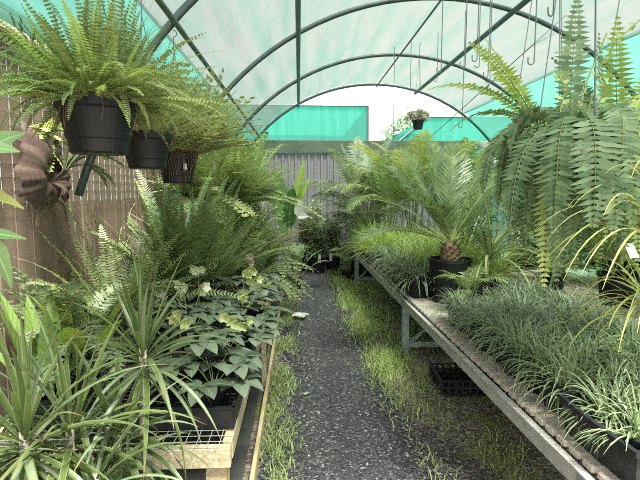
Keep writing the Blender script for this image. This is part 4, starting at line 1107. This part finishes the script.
# glossy plant reaching in at the left edge
t = thing('glossy_leaf_plant', 'tall glossy-leaved plant at the left edge, only its leaf tips in view', 'potted plant', (-1.12, 1.45, .002))
add_pot(t, .15, .28, 0, .8, 20)
st = MB(); st.tube([V(0, 0, .22), V(.02, .0, .8), V(0, 0, 1.5)], [.02, .016, .01], 8); st.build('stem', M['stem_g'], t, True)
mb = MB(); m2 = MB()
def lf(m, px, py, Y, fx, fy, fY, w, sag=.02):
    o = V(-1.12, 1.45, .002); b = P(fx, fy, fY) - o; e = P(px, py, Y) - o; n = 9
    pts = [b.lerp(e, i / n) + UP * (sag * math.sin(PI * i / n)) for i in range(n + 1)]
    m.ribbon(pts, [max(.002, w * math.sin(PI * min(1, (i / n) ** .8)) ** .8) for i in range(n + 1)], (UP * .5 + V(.5, -.7, 0)).normalized(), .3, 0, True)
    s = V(0, 0, min(1.48, b.z - .05)); m.tube([s, s.lerp(b, .6) + UP * .02, b], .004, 5, 1)
lf(mb, 26, 133, 1.5, -45, 175, 1.45, .035); lf(mb, 20, 152, 1.45, -50, 160, 1.4, .03); lf(mb, 26, 239, 1.5, -50, 243, 1.42, .022); lf(mb, 12, 289, 1.5, -20, 245, 1.42, .03, .05); lf(mb, 2, 296, 1.45, -55, 265, 1.4, .03)
lf(m2, 24, 209, 1.5, -45, 190, 1.44, .022)
for i in range(10):
    a = R.uniform(1.8, 4.8); broad(mb, V(0, 0, R.uniform(.9, 1.5)), sph(a, .5), .25, .045, .8, 0, 8, .25, .15, 1)
mb.build('foliage', [M['edge_l'], M['stem_g']], t); m2.build('yellow_leaf', [M['yellowing'], M['stem_g']], t)

# fallen white flower on the path edge
p = G(300, 320)
t = thing('white_flower', 'fallen white flower lying at the left edge of the gravel', 'flower', (p.x, p.y, .02))
mb = MB()
for k in range(5): broad(mb, V(0, 0, .0), sph(k * 1.26, .7), .12, .05, .9, 0, 5, .3)
mb.build('petals', M['petal'], t)
p = G(307, 397)
t = thing('dry_leaf', 'small pale dry leaf on the gravel near the edging board', 'leaf', (p.x, p.y, .025), 1.0)
mb = MB(); broad(mb, V(-.03, 0, 0), V(1, 0, .15), .07, .018, .5, 0, 6, .3); mb.build('leaf_blade', M['lobed'], t)

# ------------------------------------------------------------------ grass and weeds
def grass(name, label, n, sampler, hr, w, mat, el=(.6, 1.5)):
    mb = MB()
    for i in range(n):
        x, y, k = sampler(); a = R.uniform(0, 6.28)
        blade(mb, V(x, y, .0), sph(a, R.uniform(*el)), R.uniform(*hr) * k, w * (1 + .05 * y), R.uniform(.4, 1.6), 0, 3, 0, None, R, .3)
    return tag(mb.build(name, mat), label, 'grass', kind='stuff')
def clumpy(x, y): return math.sin(x * 9.1 + 3.1 * math.sin(y * 2.3)) + math.sin(y * 5.7 + 2 * math.sin(x * 7)) 
def s_right():
    while True:
        y = 2.5 + 6.0 * R.random(); c = .74 + .02 * math.sin(y * 2); x = c + R.gauss(0, .14)
        if y < 3.7 and R.random() > ((y - 2.4) / 1.3) ** 2 * .8: continue
        if x > .45 + R.uniform(-.05, .1) and clumpy(x, y) > R.uniform(-1.9, .9): return x, y, 1
grass('grass', 'lime green grass strip between the gravel and the metal bench', 8000, s_right, (.04, .12), .0022, M['weed'])
def s_left():
    while True:
        y = 2.2 + 5.2 * R.random() ** 1.3; x = -.15 + R.gauss(0, .07)
        if x > -.215 and x < .1 and clumpy(x * 2, y * 1.4) > R.uniform(-1.2, 1.0): return x, y, 1
grass('grass', 'low grass and weeds along the edging board', 3600, s_left, (.03, .085), .0026, M['weed_d'])
def s_under():
    while True:
        y = 2.0 + 5.2 * R.random(); x = R.uniform(.62, 2.2)
        if clumpy(x + 2, y) > R.uniform(-.3, 1.5): return x, y, 1
grass('grass', 'sparse weeds on the dirt under the metal bench', 8000, s_under, (.025, .085), .0026, M['weed_d'])

# leaves that reach the fences lie against them instead of passing through
for o in list(C.objects):
    if o.type != 'MESH' or not o.parent or o.name.split('.')[0] not in ('foliage', 'stem', 'shield_frond', 'antler_frond', 'old_leaf', 'young_leaf', 'yellow_leaf'): continue
    pr = o.parent
    if pr.location.x > -.2 and pr.location.y < 7: continue
    if pr.name.startswith(('camellia', 'potted_palm', 'banana')) or pr.location.x < -.3:
        mw = Matrix.LocRotScale(pr.location, pr.rotation_euler, pr.scale) @ Matrix.LocRotScale(o.location, o.rotation_euler, o.scale); iv = mw.inverted()
        for v in o.data.vertices:
            w_ = mw @ v.co; ch = False
            if w_.x < LX + .04 and pr.location.x < 0: w_.x = LX + .04 + .004 * math.sin(v.index); ch = True
            if w_.y > BY - .08: w_.y = BY - .08 + .004 * math.sin(v.index); ch = True
            rad = math.hypot(w_.x - HX, w_.z - HZ)
            if rad > HR - .05 and w_.z > 1.9 and w_.x < 0 and w_.y < 8.8:
                f_ = (HR - .05 + .004 * math.sin(v.index)) / rad; w_.x = HX + (w_.x - HX) * f_; w_.z = HZ + (w_.z - HZ) * f_; ch = True
            if ch: v.co = iv @ w_

# ================================================================== LIGHT
w = bpy.data.worlds.new('overcast'); SC.world = w; w.use_nodes = True; nt = w.node_tree
bg = nt.nodes['Background']
tc = nt.nodes.new('ShaderNodeTexCoord'); nz = N(nt, 'ShaderNodeTexNoise', Scale=2.0, Detail=4); nt.links.new(tc.outputs['Generated'], nz.inputs['Vector'])
nt.links.new(ramp(nt, nz.outputs['Fac'], [(.3, (.97, .965, .955)), (.7, (1, .99, .975))]), bg.inputs[0]); 
sx = nt.nodes.new('ShaderNodeSeparateXYZ'); nt.links.new(tc.outputs['Generated'], sx.inputs[0])
# the overcast sky is brightest on the sun's side, behind the photographer
st_ = math_(nt, 'ADD', math_(nt, 'MULTIPLY', math_(nt, 'MULTIPLY', sx.outputs[1], -1.0, True), .5), .85)
nt.links.new(st_, bg.inputs[1])
sd = bpy.data.lights.new('sun', 'SUN'); so = bpy.data.objects.new('sun', sd); C.objects.link(so)
sd.energy = 11.0; sd.angle = math.radians(20); sd.color = (1, .93, .86)
so.rotation_euler = (math.radians(26), math.radians(10), 0)
SC.view_settings.view_transform = 'Standard'; SC.view_settings.look = 'None'; SC.view_settings.gamma = 1; SC.view_settings.use_curve_mapping = False
SC.view_settings.exposure = 1.08
SC.cycles.use_denoising = False
SC.cycles.filter_width = 1.0
SC.cycles.transparent_max_bounces = 16
SC.cycles.max_bounces = 10
